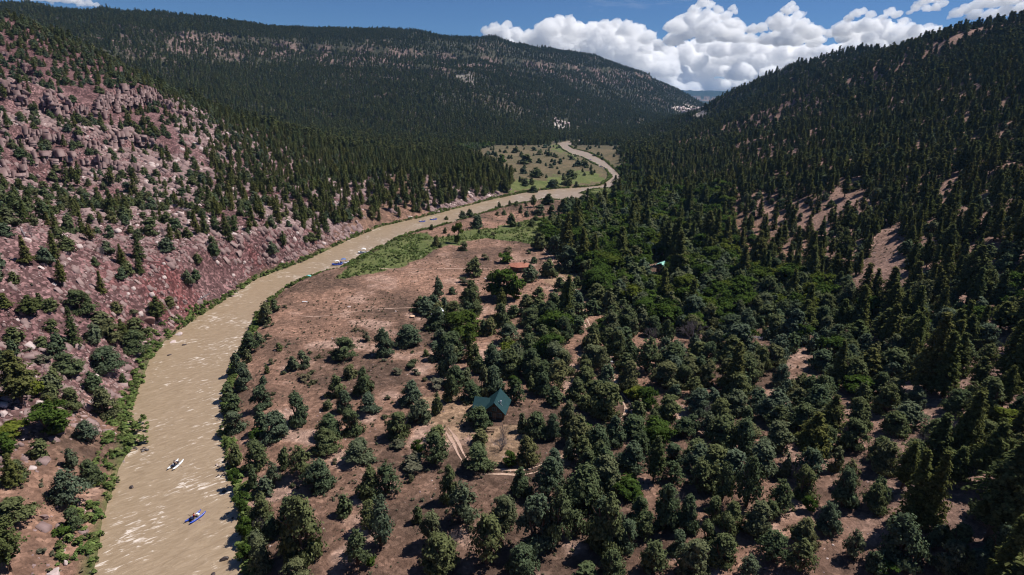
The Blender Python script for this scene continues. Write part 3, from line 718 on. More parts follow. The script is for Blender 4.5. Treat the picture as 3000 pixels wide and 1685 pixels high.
# hand-traced trees: per tile (ox, oy, scale) lines "x y w h kind" in tile pixels; x y = foot of the tree
TILES = [
(0,1285,3.618,"770 335 150 260 j,765 745 400 440 j,965 500 230 300 j,780 985 220 270 j,655 1035 140 130 b,150 940 420 330 j,110 1400 330 600 p,430 215 200 240 j,60 230 220 300 b,425 1220 90 60 s,565 1240 60 80 s,430 510 60 45 s"),
(0,885,2.044,"630 705 170 205 j,640 435 200 200 j,805 308 175 165 j,745 250 70 150 p,740 495 45 80 j,412 432 190 135 j,445 250 92 230 p,350 292 100 125 j,255 277 85 85 j,250 367 85 60 s,130 612 190 320 p,208 570 110 130 b,300 550 130 135 j,320 818 210 230 b,80 830 170 120 b,90 245 120 115 j,190 82 120 110 p,310 57 100 95 j,600 137 125 95 j,700 67 80 85 j,945 112 100 150 p,800 82 50 50 s,240 30 60 90 p,520 30 70 90 j,30 30 80 90 p,885 55 40 35 s,170 300 45 30 s"),
(600,1285,3.618,"1030 440 330 400 j,1210 570 340 390 j,1290 160 300 300 j,1640 270 340 300 j,1750 650 280 370 j,1760 1000 280 380 j,1480 830 190 260 j,1620 1390 300 440 j,1040 1350 500 760 j,950 1520 300 260 j,740 520 180 290 j,560 330 260 340 j,330 290 160 270 j,515 540 130 250 j,640 600 200 220 j,600 960 270 390 j,700 1040 200 230 j,600 1440 260 400 j,560 1250 240 300 j,840 330 130 260 j,325 520 120 210 b,1760 1360 110 120 b,1380 270 60 80 s,930 520 60 60 s,400 800 160 230 b,430 1060 160 260 b,440 1300 180 220 b"),
(1100,1285,3.618,"110 620 320 390 j,60 1190 310 570 j,390 350 260 160 s,640 300 340 400 j,440 190 120 210 b,235 110 150 120 s,385 465 80 95 s,1090 370 340 350 j,780 690 200 410 j,950 940 400 510 j,1540 640 260 360 j,1370 950 300 400 j,1700 1200 420 660 j,440 900 120 210 j,600 1180 300 420 j,680 1460 420 500 j,840 1200 200 290 d,1180 1400 460 610 j,1540 1500 340 430 j,1600 280 250 340 j,1440 310 160 200 b,1335 130 200 180 d,500 670 50 50 s,690 370 60 45 s,550 350 50 40 s,320 480 40 40 s"),
(1600,1285,3.618,"110 1180 360 660 j,390 800 480 550 j,620 1230 420 650 j,850 1200 300 370 j,870 620 320 250 b,1240 1000 300 540 j,1000 900 280 300 j,1470 1000 260 430 j,1040 1080 250 300 j,430 1510 290 210 j,690 1500 280 340 j,1130 1450 300 390 j,1560 1520 420 490 j,1700 1150 200 310 j,900 340 330 350 j,550 330 250 340 j,80 420 220 340 j,1330 480 260 270 j,1620 620 320 430 j,1600 240 350 270 j,1770 900 200 310 j,240 240 120 270 j,1330 740 220 240 j"),
(2100,1285,3.618,"310 760 320 600 j,50 700 220 460 j,80 1150 230 390 j,640 800 300 400 j,550 900 240 270 j,900 650 260 410 j,950 270 330 560 p,1130 230 140 310 j,1320 760 280 490 j,1150 1000 260 350 j,990 780 140 170 b,900 1150 300 350 j,600 1360 400 410 j,880 1460 320 410 j,1420 1300 240 340 j,1690 720 240 340 j,1720 250 260 310 j,1650 1460 240 290 j,330 1460 240 260 j,720 430 110 300 j,1250 350 160 300 j"),
(2500,1285,3.618,"330 380 330 400 j,210 780 260 340 j,600 900 330 750 p,780 960 280 790 p,470 1360 460 600 j,320 1460 240 210 b,840 1170 150 290 j,940 1130 130 250 j,1000 1460 300 410 j,1180 1450 200 300 j,1410 1090 520 1010 p,1500 1400 300 500 j,1720 1500 260 640 j,1050 480 260 410 p,640 240 340 270 j,1250 330 200 260 j,1300 1450 260 300 j"),
(600,885,3.618,"650 240 170 275 j,740 110 110 160 j,480 560 200 280 j,570 450 130 155 j,330 770 130 270 j,450 650 110 175 j,420 940 200 310 j,250 1040 150 210 j,310 1180 200 230 j,670 400 70 90 s,785 515 90 100 j,710 660 70 75 s,660 760 60 115 j,620 880 80 120 j,940 735 150 190 j,1050 700 150 215 j,1055 840 130 90 s,1140 875 90 65 s,1130 770 80 60 s,1480 620 300 290 j,1705 420 95 105 s,1400 1010 200 270 j,1540 820 180 190 j,1690 1000 230 330 j,1740 1200 230 270 j,1490 1180 200 275 j,1560 1420 240 330 j,1320 1460 320 300 j,990 1310 240 400 j,600 1150 220 300 j,600 1390 180 270 j,760 1460 300 340 j,330 1390 220 280 j,550 1460 140 140 b,1210 600 50 60 s,1115 550 45 45 s,890 455 40 30 s,835 770 60 50 s,725 990 50 45 s,1300 1150 130 140 j,650 275 60 40 s,720 250 45 40 s,620 480 35 40 s,1595 310 70 50 s,850 60 50 40 s"),
(1100,885,3.618,"90 580 230 340 j,350 480 290 295 j,385 705 130 115 s,235 770 115 85 s,425 775 90 85 s,85 630 60 45 s,370 1100 270 300 j,480 1290 270 295 j,240 1460 300 345 j,652 1200 130 270 j,650 920 180 115 s,800 1070 170 340 j,650 1470 220 190 j,760 800 220 410 j,640 620 170 240 j,535 580 80 95 j,640 290 220 230 j,690 400 150 135 j,480 105 210 190 j,960 460 410 440 b,1050 710 140 310 j,1230 650 130 250 j,1330 270 150 290 j,1410 800 270 350 j,1010 1060 240 260 j,1130 1000 140 360 j,1260 980 260 340 j,1080 1350 290 280 j,1110 1520 210 200 j,1470 1090 220 300 j,1620 660 140 310 j,1400 460 290 260 j,1640 950 110 180 j,1760 1000 200 310 j,1558 1380 130 240 j,1700 1450 260 330 j,1360 1460 110 230 d,1750 460 200 260 j,1480 960 130 200 b,175 640 30 30 s,395 540 50 35 s,520 840 50 60 s,125 1040 60 60 s,95 1240 70 60 s"),
(1600,885,3.618,"80 560 260 310 j,320 330 230 220 j,680 400 260 340 j,740 630 200 390 j,990 300 190 290 j,1060 760 340 430 j,1260 490 200 340 j,1530 420 260 320 d,870 850 210 255 j,940 1040 200 180 b,500 700 330 290 j,410 840 220 270 j,140 950 330 370 j,620 1250 400 460 j,400 1150 180 210 j,220 1400 220 380 j,370 1410 200 140 b,960 1250 200 240 j,930 1460 350 310 j,1250 950 350 360 j,1500 850 250 290 j,1700 900 220 310 j,1300 1250 300 300 j,1600 1200 300 330 j,1450 1460 260 260 j,1700 1450 240 310 j,1620 600 250 210 j,230 650 90 190 d,60 1460 180 330 j,90 1100 200 230 j,1400 200 180 210 j,1680 180 220 260 b,1130 190 140 180 j,850 150 120 170 d,480 140 200 190 j"),
(2100,885,3.618,"120 380 290 300 j,150 640 310 320 j,380 240 90 170 j,520 400 90 135 j,790 540 210 245 j,620 380 250 280 j,900 360 230 400 p,660 900 200 290 j,470 780 200 350 j,290 900 300 400 j,70 900 220 350 j,900 900 170 165 j,1080 1150 260 400 j,1100 740 280 290 j,850 1150 300 270 j,650 1350 280 290 j,300 1460 330 230 j,1180 1460 250 480 p,1470 1000 300 260 b,1480 1350 300 370 j,1380 760 300 350 j,1600 800 260 330 p,1450 500 300 330 p,1300 350 200 400 p,1700 1000 220 300 j,430 1150 280 280 j,180 1200 300 300 j,900 1350 240 300 j"),
(2500,885,3.618,"420 1100 260 350 j,560 1350 400 340 j,740 950 330 850 p,1000 560 280 500 p,1180 540 220 420 p,1400 700 250 300 j,1700 900 300 700 p,200 800 250 260 j,100 600 250 300 j,300 450 280 400 p,1100 1200 300 310 j,1650 1350 300 260 b,900 1460 300 260 j,1550 300 260 330 p,600 500 260 420 p,1300 950 220 380 p"),
(1200,540,2.044,"170 680 65 138 j,255 660 55 56 j,100 785 130 125 j,370 730 130 175 j,385 552 110 130 j,490 577 60 55 s,570 700 195 235 b,565 475 85 72 b,640 690 60 55 b,635 512 28 38 j,540 822 90 120 j,285 355 62 138 b,325 400 60 66 j,160 375 45 78 j,185 380 26 38 j,212 295 30 44 j,235 315 20 28 s,220 225 32 39 j,315 210 55 57 j,358 200 52 60 j,405 265 82 92 j,415 295 25 30 j,605 255 65 90 j,500 312 38 29 s,535 147 30 47 j,515 152 22 26 j,600 130 26 38 j,640 127 32 32 j,695 130 24 30 j,740 137 45 78 p,775 188 85 80 j,665 175 32 60 j,830 125 80 76 j,850 180 50 67 j,915 167 60 90 j,945 125 55 56 j,865 235 62 72 j,803 240 25 72 p,755 220 45 42 j,730 252 45 52 j,700 197 35 46 j,655 257 28 36 j,565 185 36 36 j,525 187 26 30 j,130 275 30 42 j,745 472 50 46 j,720 582 110 112 j,830 560 110 132 j,860 387 92 85 j,940 528 142 172 j,690 470 22 24 s,450 450 55 22 s,595 415 70 18 s,712 415 32 26 s,340 610 60 22 s,320 590 60 25 s,770 690 90 90 j,900 640 90 100 j,860 790 130 150 j,1000 620 80 80 j,620 800 90 90 j,700 760 110 120 j"),
(1600,540,2.044,"410 160 92 68 b,250 570 110 130 j,330 520 110 130 j,650 640 150 120 b,760 660 120 150 j,560 720 90 120 j,480 700 70 130 d,300 730 140 150 j,420 560 70 120 j,880 720 100 120 j,950 780 130 120 b,780 780 110 110 j,700 560 70 80 j,200 450 110 130 j"),
(1300,380,2.427,"1212 500 75 175 p,770 415 90 72 j,855 390 60 70 j,635 457 76 66 j,625 390 48 55 j,580 400 55 62 j,540 367 25 40 j,655 342 110 85 j,565 317 58 60 j,905 352 110 78 j,760 273 45 36 j,830 236 40 36 j,590 247 120 55 j,420 237 70 66 b,315 182 50 36 j,370 192 36 40 j,303 210 30 26 j,345 227 26 26 j,463 207 30 32 j,437 167 40 26 j,515 167 70 32 j,905 217 60 38 j,955 262 68 55 j,1003 272 60 60 j,1047 282 22 40 j,990 237 36 32 j,770 232 30 30 j,690 242 20 32 j,1000 327 30 26 j,910 97 40 26 j,940 132 30 28 j,1070 192 40 26 j,1250 292 50 45 b,1000 522 46 42 j,560 375 50 40 j,800 200 40 28 j,745 190 60 40 j,680 180 50 36 j,640 150 50 30 j,720 130 50 28 j,1100 180 36 26 j,1130 215 30 26 j"),
]
TILES.append((0,0,1,'1905 1010 50 70 d,1665 1080 30 60 d,2080 1230 40 75 d,1330 1105 30 60 d,2330 1420 40 80 d,2700 1330 40 90 d,760 1560 40 60 d,300 760 22 60 d,95 700 20 60 d,480 700 22 50 d,1980 1500 50 90 d,2560 1100 36 80 d,1700 1362 75 95 j,1748 1335 80 105 j,1795 1305 75 95 j,1722 1395 70 90 j,1772 1152 75 95 j,1763 1092 60 85 j,1733 1022 60 85 j,1690 905 45 60 j,1668 868 42 55 j,1284 966 66 74 j'))
KIND = {'j': 'juniper', 'p': 'pine', 'b': 'broad', 's': 'shrub', 'd': 'dead'}
hu, hv, hw, hh, hk = [], [], [], [], []
for ox, oy, sc, txt in TILES:
    for ln in txt.split(','):
        a = ln.split(); hu.append(ox+float(a[0])/sc); hv.append(oy+float(a[1])/sc); hw.append(float(a[2])/sc); hh.append(float(a[3])/sc); hk.append(KIND[a[4]])
hu, hv, hw, hh = map(np.array, (hu, hv, hw, hh))
# the drawn foot is the near rim of the crown: the trunk stands a little behind it
dep = np.arctan2(-ray(hu, hv)[:, 2], ray(hu, hv)[:, 1]); sth = np.sin(np.clip(dep, .02, 1.2)); cth = np.cos(dep)
low = np.array([k in ('juniper', 'shrub', 'broad') for k in hk])
hv2 = hv-np.where(low, .22*hw*sth, 0); hh2 = hh-np.where(low, .22*hw*sth, 0)
HP, _ = hit(hu, hv2); _, _, hd = project(HP)
w_m = hw*hd/FPX*np.where(low, 1.25, 1.12); h_m = np.maximum(np.where(low, .5, 1.0)*w_m, (hh2*hd/FPX-.16*w_m*sth)/cth)*np.where(low, 1.02, 1.0)
h_m = np.where(np.array(hk) == 'shrub', np.minimum(h_m, w_m*.9), h_m)
trees = []   # (x, y, z, width, height, kind)
for i in range(len(hu)):
    trees.append((HP[i, 0], HP[i, 1], HP[i, 2]-.15, float(w_m[i]), float(h_m[i]), hk[i]))
HANDXY = np.array([(t[0], t[1]) for t in trees]); HANDW = np.array([t[3] for t in trees])

# the rest of the woods: jittered points, thinned by where they stand
HAND_AREA = [(560,1690),(640,1000),(760,870),(1000,760),(1180,640),(1700,600),(1790,640),(1830,900),(2100,900),(2500,880),(3000,880),(3000,1690)]
DENSE3 = [[(1570,735),(1605,660),(1680,625),(1760,590),(2120,560),(2150,760),(2400,860),(2450,900),(2160,1000),(1840,960),(1780,900),(1720,860),(1700,760)]]
def wood(y0, y1, cell, seed, xr):
    g = np.random.default_rng(seed)
    xs_ = np.arange(xr[0], xr[1], cell); ys_ = np.arange(y0, y1, cell)
    X, Y = np.meshgrid(xs_, ys_); X = X.ravel()+g.random(X.size)*cell; Y = Y.ravel()+g.random(Y.size)*cell
    keep = (np.abs(np.arctan2(X, Y)) < math.radians(50)); X, Y = X[keep], Y[keep]
    Z = ground(X, Y, False); u, v, d = uv25(X, Y, Z)
    P2 = np.stack([X, Y], -1)
    if y0 < 1700:
        drv = seg_dist(P2, RIVER, True); insr = inside(P2, RIVER)
    else: drv = np.full(len(X), 999.); insr = np.zeros(len(X), bool)
    dens = np.zeros(len(X)); pine = np.zeros(len(X)); size = np.ones(len(X)); broad = np.zeros(len(X))
    r = np.hypot(X, Y)
    clump = fbm(X/25, Y/25, 3, seed+5)*.5+.5
    L_ = (X < -60) & (Y < 420) | (X < 60) & (Y >= 420) & (Y < 1050) & in_poly25(u+fbm(X/12, Y/12, 2, 9)*14, v, [(500,700),(900,600),(1150,522),(1240,500),(1288,478),(1292,450),(1245,425),(1190,395),(1130,372),(1000,280),(400,60),(-200,-60),(-400,600)])
    L_ &= drv > 6
    sp = smooth(250, 900, u)                       # thicker towards the spur
    dens[L_] = (.50+.22*sp+.60*smooth(125, 60, v-(.42*u)))[L_]*(.5+1.0*clump[L_])
    cliff = L_ & (u < 520) & (((v > 225) & (v < 310)) | ((v > 350) & (v < 440)))
    dens[cliff] *= .7
    pine[L_] = (.25+.55*sp)[L_]; size[L_] = (.88+.15*sp)[L_]
    R_ = (X > 60) & (Z > 7) & (Y < 2200) & ~L_
    dens[R_] = (.62+.55*clump)[R_]*smooth(.10, .28, fbm(X/60, Y/45, 3, 19)*.5+.5)[R_]; pine[R_] = .72; size[R_] = 1.0
    thin = R_ & in_poly25(u, v, [(1900,280),(2060,250),(2080,330),(1990,400),(1890,420),(1840,350)]); dens[thin] = .6
    Fl = (Z <= 7) & ~L_ & (u > 1530) & (v < 800); dens[Fl] = .95; pine[Fl] = .35; broad[Fl] = .25
    Ft = (Z <= 9) & (v < 350) & (u > 1420); dens[Ft] = .95; pine[Ft] = .6
    mesa = (r > 1050) & ~R_; dens[mesa] = .96; pine[mesa] = .8
    rocky = mesa & (((v > 82+.02*u) & (v < 145+.03*u) & (u > 180) & (u < 1250)) ) ; dens[rocky] = .5
    rocky2 = mesa & in_poly25(u, v, [(1080,250),(1130,180),(1220,180),(1300,260),(1330,320),(1200,310)]); dens[rocky2] = .66
    flatf = (v > 366) & (u > 1120) & (u < 1560) & (v < 520) & (Z < 7) & ~L_; dens[flatf] = .03; pine[flatf] = 0
    edge = in_poly25(u, v, [(900,352),(1130,350),(1390,340),(1400,356),(1250,366),(1200,378),(1130,380)]) & (r > 800); dens[edge] = 1.0; broad[edge] = .3
    for p in CLEAR3: dens[inside(np.stack([u*S25, v*S25], -1), np.array(p, float))] = 0
    for p in SEMI3: dens[inside(np.stack([u*S25, v*S25], -1), np.array(p, float))] *= .45
    for p in PALE: dens[in_poly25(u, v, p)] *= .25
    ha = inside(np.stack([u*S25, v*S25], -1), np.array(HAND_AREA, float)) & (d > 0)
    de = np.zeros(len(X), bool)
    for p in DENSE3: de |= inside(np.stack([u*S25, v*S25], -1), np.array(p, float))
    fill = ha & ~de; dens[fill] = np.where((u[fill] > 1700), .98, np.where(u[fill] > 1420, .82, np.where((u[fill] > 1075) & (v[fill] > 775) & (v[fill] < 985), .6,  np.where(v[fill] > 1150, .14, 0.0)))); pine[fill] = np.where(u[fill] > 2150, .4, .05); broad[fill] = .05
    for p in CLEAR3: dens[inside(np.stack([u*S25, v*S25], -1), np.array(p, float)) & fill] = 0
    dens[de] = .95; pine[de] = .12; broad[de] = .34
    road, _ = hit(np.array([p[0] for p in TRACK], float), np.array([p[1] for p in TRACK], float))
    rd = seg_dist(P2, road[:, :2]); dens[rd < 1.9] = 0
    # sight lines to the roofs and the rafts stay open
    for (uu, vv, wu, wv) in ((1450,1205,62,85),(1525,790,52,40),(1935,790,30,95),(1285,960,40,60)):
        dens[(np.abs(u*S25-uu) < wu) & (v*S25 > vv-20) & (v*S25 < vv+wv) & (d > 0)] = 0
    dens[insr | (drv < 2.5)] = 0
    dens[(drv < 7) & (Y > 900)] *= .5
    dens[mesa & (drv < 20)] = np.minimum(dens[mesa & (drv < 20)], .3)
    nearh = np.zeros(len(X), bool)
    if y0 < 650:
        for i in range(0, len(X), 4000):
            q = P2[i:i+4000]; dd = np.sqrt(((q[:, None]-HANDXY[None])**2).sum(-1)); nearh[i:i+4000] = (dd < HANDW[None]*.36+1.2).any(1)
    size = np.where(ha | de, np.interp(Y, [90, 160, 250], [1.08, 1.25, 1.45]), size)
    k = (g.random(len(X)) < dens) & ~nearh
    X, Y, Z, pine, size, broad, r = X[k], Y[k], Z[k], pine[k], size[k], broad[k], r[k]
    q = g.random(len(X)); n = len(X)
    kind = np.where(q < pine, 1, np.where(q < pine+broad, 2, 0))
    h = np.where(kind == 1, 8.5+6*g.random(n)**1.4, np.where(kind == 2, 5+3*g.random(n), 4.4+3.2*g.random(n)))*size
    h = h*(.75+.5*g.random(n)); h = np.where((X < -60) & (kind == 1) & (Y < 700), h*.78, h)
    w = np.where(kind == 1, h*(.40+.16*g.random(n)), np.where(kind == 2, h*(.95+.3*g.random(n)), h*(.85+.40*g.random(n))))
    return X, Y, Z-.2, w, h, kind
KN = ['juniper', 'pine', 'broad']
allw = []
for (y0, y1, cell, seed, xr) in ((40,700,5.7,301,(-800,800)),(700,1400,6.6,302,(-1500,1600)),(1400,2300,6.9,303,(-2300,1500)),(2300,4200,9.5,304,(-2600,1400))):
    allw.append(wood(y0, y1, cell, seed, xr))
WX, WY, WZ, WW, WH, WK = [np.concatenate([a[i] for a in allw]) for i in range(6)]
print('trees: hand', len(trees), 'scattered', len(WX))
# all trees together; the largest in the picture become things of their own
TX = np.concatenate([[t[0] for t in trees], WX]); TY = np.concatenate([[t[1] for t in trees], WY]); TZ = np.concatenate([[t[2] for t in trees], WZ])
TW = np.concatenate([[t[3] for t in trees], WW]); TH = np.concatenate([[t[4] for t in trees], WH]); TK = np.array([t[5] for t in trees]+[KN[k] for k in WK])
HANDN = len(trees)
pu, pv, pd = project(np.stack([TX, TY, TZ+TH*.5], -1)); pxh = TH*FPX/np.maximum(pd, 1)
infr = (pd > 5) & (pu > -20) & (pu < 3020) & (pv > -10) & (pv < 1700)
is_single = np.zeros(len(TX), bool)
LIMIT = {'juniper': 298, 'pine': 298, 'broad': 200, 'shrub': 200, 'dead': 50}
for k, lim in LIMIT.items():
    c = np.where((TK == k) & infr)[0]; c = c[np.argsort(-pxh[c]*np.sqrt(TW[c]/TH[c]))]; is_single[c[:lim]] = True
lod2 = np.hypot(TX, TY) > 750
for k in ('juniper', 'pine', 'broad'):
    nm = {'juniper': 'juniper_woodland', 'pine': 'pine_forest', 'broad': 'broadleaf_thicket'}[k]
    c = np.where((TK == k) & ~is_single)[0]; n = len(c); g = np.random.default_rng(len(k))
    protos = [stuff_me[k, 1, s] for s in range(4)]+[stuff_me[k, 2, s] for s in range(4)]
    scatter_stuff(nm, protos, np.stack([TX[c], TY[c], TZ[c]], -1), np.stack([TW[c], TW[c], TH[c]], -1),
                  np.stack([g.normal(size=n)*.03, g.normal(size=n)*.03, g.random(n)*2*PI], -1), g.integers(0, 4, n)+4*lod2[c],
                  {'juniper': 'open juniper and pinyon woodland on both canyon slopes', 'pine': 'dark pine forest covering the canyon sides and the mesa', 'broad': 'bright leafy thicket along the canyon foot'}[k])
    print(nm, n)
# ================================================================ trees as things of their own, each with a label that finds it
MARKS = [  # (u, v, words) landmarks one can find in the picture
 (1450,1190,'the green-roofed cabin'),(1525,785,'the rust-roofed cabin'),(1935,782,'the mint-green roof'),(1288,915,'the white-roofed cabin'),
 (1840,1205,'the dirt road bend below the yellow-green bush'),(1395,1380,'the fork of driveway and dirt road'),(1530,1384,'the two straight wheel ruts'),(1665,830,'the road by the rust-roofed cabin'),
 (2023,960,'the bare purple-grey tree'),(572,1517,'the blue cataraft'),(515,1363,'the white cataraft'),(995,770,'the pair of blue canopy rafts'),(905,818,'the teal raft'),
 (515,985,'the two pale bank boulders'),(400,1270,'the leafy spit on the left bank'),(0,1685,'the bottom left corner'),(3000,1685,'the bottom right corner'),(1400,1685,'the bottom edge, mid photo'),
 (2000,1685,'the bottom edge, right of middle'),(900,1685,'the bottom edge, left of middle'),(2890,1560,'the foot of the tallest pine'),(2210,995,'the short white rail fence'),(0,850,'the left photo edge, halfway'),
 (200,300,'the upper cliff band'),(200,460,'the lower ledge'),(700,560,'the scree above the left bank'),(430,935,'the red boulder'),(1500,510,'the toe of the left spur'),(1790,545,'the far river bend'),(3000,842,'the right photo edge, halfway'),
 (3000,300,'the right photo edge, upper'),(2250,800,'the bright leafy thicket'),(2560,1500,'the pink clearing at lower right'),(2290,670,'the red gully on the right slope'),(1258,645,'the two far blue rafts'),(1340,660,'the green meadow'),
 (1208,925,'the round stone slab'),(655,1637,'the dark midstream rock'),(860,925,'the weathered post'),(650,1385,'the riffle rocks'),(2560,820,'the bare brown slope'),(2450,1230,'the upper clearing on the right'),(2160,1590,'the narrow pink clearing'),
 (1700,1500,'the dark wood at bottom centre'),(1250,1180,'the grassy yard left of the cabin'),(1760,1000,'the road gap in the junipers'),(1560,600,'the river meadow junipers'),(1650,430,'the grassy island'),(1050,560,'the steep rocky cut bank'),(2700,600,'the dark right slope'),(2400,450,'the middle of the right slope')]
MU = np.array([m[0] for m in MARKS], float); MV = np.array([m[1] for m in MARKS], float)
ORD = ['nearest', 'second nearest', 'third nearest', 'fourth nearest', 'fifth nearest', 'sixth nearest', 'seventh nearest', 'eighth nearest', 'ninth nearest', 'tenth nearest']
def ordw(n):
    if n < 10: return ORD[n]
    k = n+1; suf = 'th' if 10 <= k % 100 <= 20 else {1: 'st', 2: 'nd', 3: 'rd'}.get(k % 10, 'th')
    return '%d%s nearest' % (k, suf)
sel = np.where(is_single)[0]
bu, bv, bd = project(np.stack([TX[sel], TY[sel], TZ[sel]+TH[sel]*.45], -1))
NOUN = {'juniper': 'juniper', 'pine': 'pine', 'broad': 'leafy green tree', 'shrub': 'shrub', 'dead': 'bare dead tree'}
CATN = {'juniper': 'juniper tree', 'pine': 'pine tree', 'broad': 'leafy tree', 'shrub': 'shrub', 'dead': 'dead tree'}
NAMEN = {'juniper': 'juniper_tree', 'pine': 'pine_tree', 'broad': 'broadleaf_tree', 'shrub': 'shrub', 'dead': 'dead_tree'}
GRP = {'juniper': 'junipers on the canyon floor and slopes', 'pine': 'pines on the canyon sides', 'broad': 'leafy trees of the canyon', 'shrub': 'shrubs scattered over the ground', 'dead': 'bare dead trees'}
cells = {}
for j, i in enumerate(sel):
    dd = np.hypot(MU-bu[j], (MV-bv[j])*1.2); q = int(np.argmin(dd)); du = bu[j]-MU[q]; dv = bv[j]-MV[q]
    side = ('right of' if du > 0 else 'left of') if abs(du) > abs(dv)*1.1 else ('below' if dv > 0 else 'above')
    cells.setdefault((TK[i], q, side), []).append((dd[q], i))
LAB = {}
for (k, q, side), lst in cells.items():
    lst.sort()
    ws = [TH[i] for _, i in lst]; mid = float(np.median(ws))
    for n, (_, i) in enumerate(lst):
        ar = TW[i]/TH[i]
        if k == 'juniper': adj = 'broad round' if ar > 1.05 else ('narrow upright' if ar < .72 else 'bushy')
        elif k == 'pine': adj = 'slender dark' if ar < .40 else 'spreading dark'
        elif k == 'broad': adj = 'bright'
        elif k == 'shrub': adj = 'low'
        else: adj = 'greyish'
        LAB[i] = '%s %s %s %s, %s of them' % (adj, NOUN[k], side, MARKS[q][2], ordw(n)) if len(lst) > 1 else '%s %s %s %s, the only one there' % (adj, NOUN[k], side, MARKS[q][2])
        w = LAB[i].split()
        if len(w) > 16: LAB[i] = '%s %s %s, %s' % (NOUN[k], side, MARKS[q][2], ordw(n))
g = np.random.default_rng(77)
first = {}
for i in sel:
    k = TK[i]; rz = g.random()*2*PI; sc = (TW[i], TW[i], TH[i])
    if k in ('shrub', 'dead'):
        me = crown_me['shrub', int(g.integers(0, 5))] if k == 'shrub' else dead_me
        o = bpy.data.objects.new(NAMEN[k], me); o.location = (TX[i], TY[i], TZ[i]); o.rotation_euler[2] = rz; o.scale = sc; link(o)
    else:
        s = int(g.integers(0, NVAR[k]))
        if k == 'pine' and i < HANDN and TW[i]/TH[i] > .45: s = 1
        o = empty(NAMEN[k], (TX[i], TY[i], TZ[i]), rz, sc)
        o.rotation_euler[0] = g.normal()*.03; o.rotation_euler[1] = g.normal()*.03
        c = bpy.data.objects.new('crown', crown_me[k, s]); link(c, o)
        t = bpy.data.objects.new('trunk', trunk_me[k, s]); link(t, o)
    tag(o, LAB[i], CATN[k], GRP[k])

# ================================================================ brush, reeds and loose rock (uncountable)
def band_points(n, seed, fn, xr, yr):
    g = np.random.default_rng(seed); X = xr[0]+g.random(n)*(xr[1]-xr[0]); Y = yr[0]+g.random(n)**1.0*(yr[1]-yr[0])
    k = fn(X, Y, g); X, Y = X[k], Y[k]; return X, Y, ground(X, Y), g
def f_bank(X, Y, g):
    P = np.stack([X, Y], -1); dl = seg_dist(P, LBW); dr_ = seg_dist(P, RBW); ins = inside(P, RIVER)
    right = dr_ < dl
    wid = np.where(right, 3.2+2.0*fbm(Y/18, X*0, 2, 5), 3.0+2.6*fbm(Y/25, X*0, 2, 6)+np.where(Y < 200, 1.2, 0))
    wid = np.where(right & (Y > 230) & (Y < 300), 5, wid); wid = np.where(~right & (Y > 215) & (Y < 262), 1.5, wid)
    d = np.minimum(dl, dr_)
    return ~ins & (d < np.maximum(wid, .8)) & (fbm(X/3.5, Y/3.5, 2, 15) > -.35) & (Y < 1200) & (Y > 30)
X1, Y1, Z1, g = band_points(330000, 401, f_bank, (-150, 150), (30, 700))
X2, Y2, Z2, g = band_points(60000, 402, f_bank, (40, 200), (600, 1300))
def f_green(X, Y, g):
    Z = ground(X, Y, False); u, v, d = uv25(X, Y, Z); ju = u+fbm(X/14, Y/14, 3, 101)*16; jv = v+fbm(X/14+9, Y/14, 3, 103)*9
    m_ = in_poly25(ju, jv, GREEN) & ~in_poly25(ju, jv, BROWN_IN) | in_poly25(u, v, GREEN4)
    return m_ & (fbm(X/7, Y/7, 3, 77) > -.12) & ~inside(np.stack([X, Y], -1), RIVER)
X3, Y3, Z3, g = band_points(36000, 403, f_green, (-120, 160), (240, 560))
X = np.concatenate([X1, X2, X3]); Y = np.concatenate([Y1, Y2, Y3]); Z = np.concatenate([Z1, Z2, Z3]); n = len(X)
n1_ = len(X1)+len(X2)
hgt = np.where(np.arange(n) < n1_, .55+1.2*g.random(n)**1.6, .5+.9*g.random(n))*np.where(Y > 600, 1.5, 1)
scatter_stuff('riverside_willows', [stuff_me['willow', 1, s] for s in range(4)], np.stack([X, Y, np.maximum(Z, .05)-.1], -1), np.stack([hgt*1.3, hgt*1.3, hgt], -1),
              np.stack([g.normal(size=n)*.1, g.normal(size=n)*.1, g.random(n)*6.28], -1), g.integers(0, 4, n), 'low green willow and reed brush lining the banks'); print('willow', n)
# leafy spit on the left bank, 3000-px (320..440, 1230..1330)
def f_sage(X, Y, g):
    Z = ground(X, Y, False); ins = inside(np.stack([X, Y], -1), RIVER)
    dn = np.clip(.35+fbm(X/30, Y/30, 3, 88)*.9, .03, 1); return ~ins & (g.random(len(X)) < dn) & (np.abs(np.arctan2(X, Y)) < .87)
X, Y, Z, g = band_points(110000, 404, f_sage, (-260, 260), (50, 480)); n = len(X); h_ = .20+.6*g.random(n)**3
scatter_stuff('desert_scrub', [stuff_me['shrub', 1, s] for s in range(4)]+[stuff_me['shrub', 2, s] for s in range(2)], np.stack([X, Y, Z-.05], -1), np.stack([h_*1.5, h_*1.5, h_], -1),
              np.stack([g.normal(size=n)*.1, g.normal(size=n)*.1, g.random(n)*6.28], -1), g.integers(0, 6, n), 'grey-green tufts of low desert scrub on bare soil'); print('scrub', n)

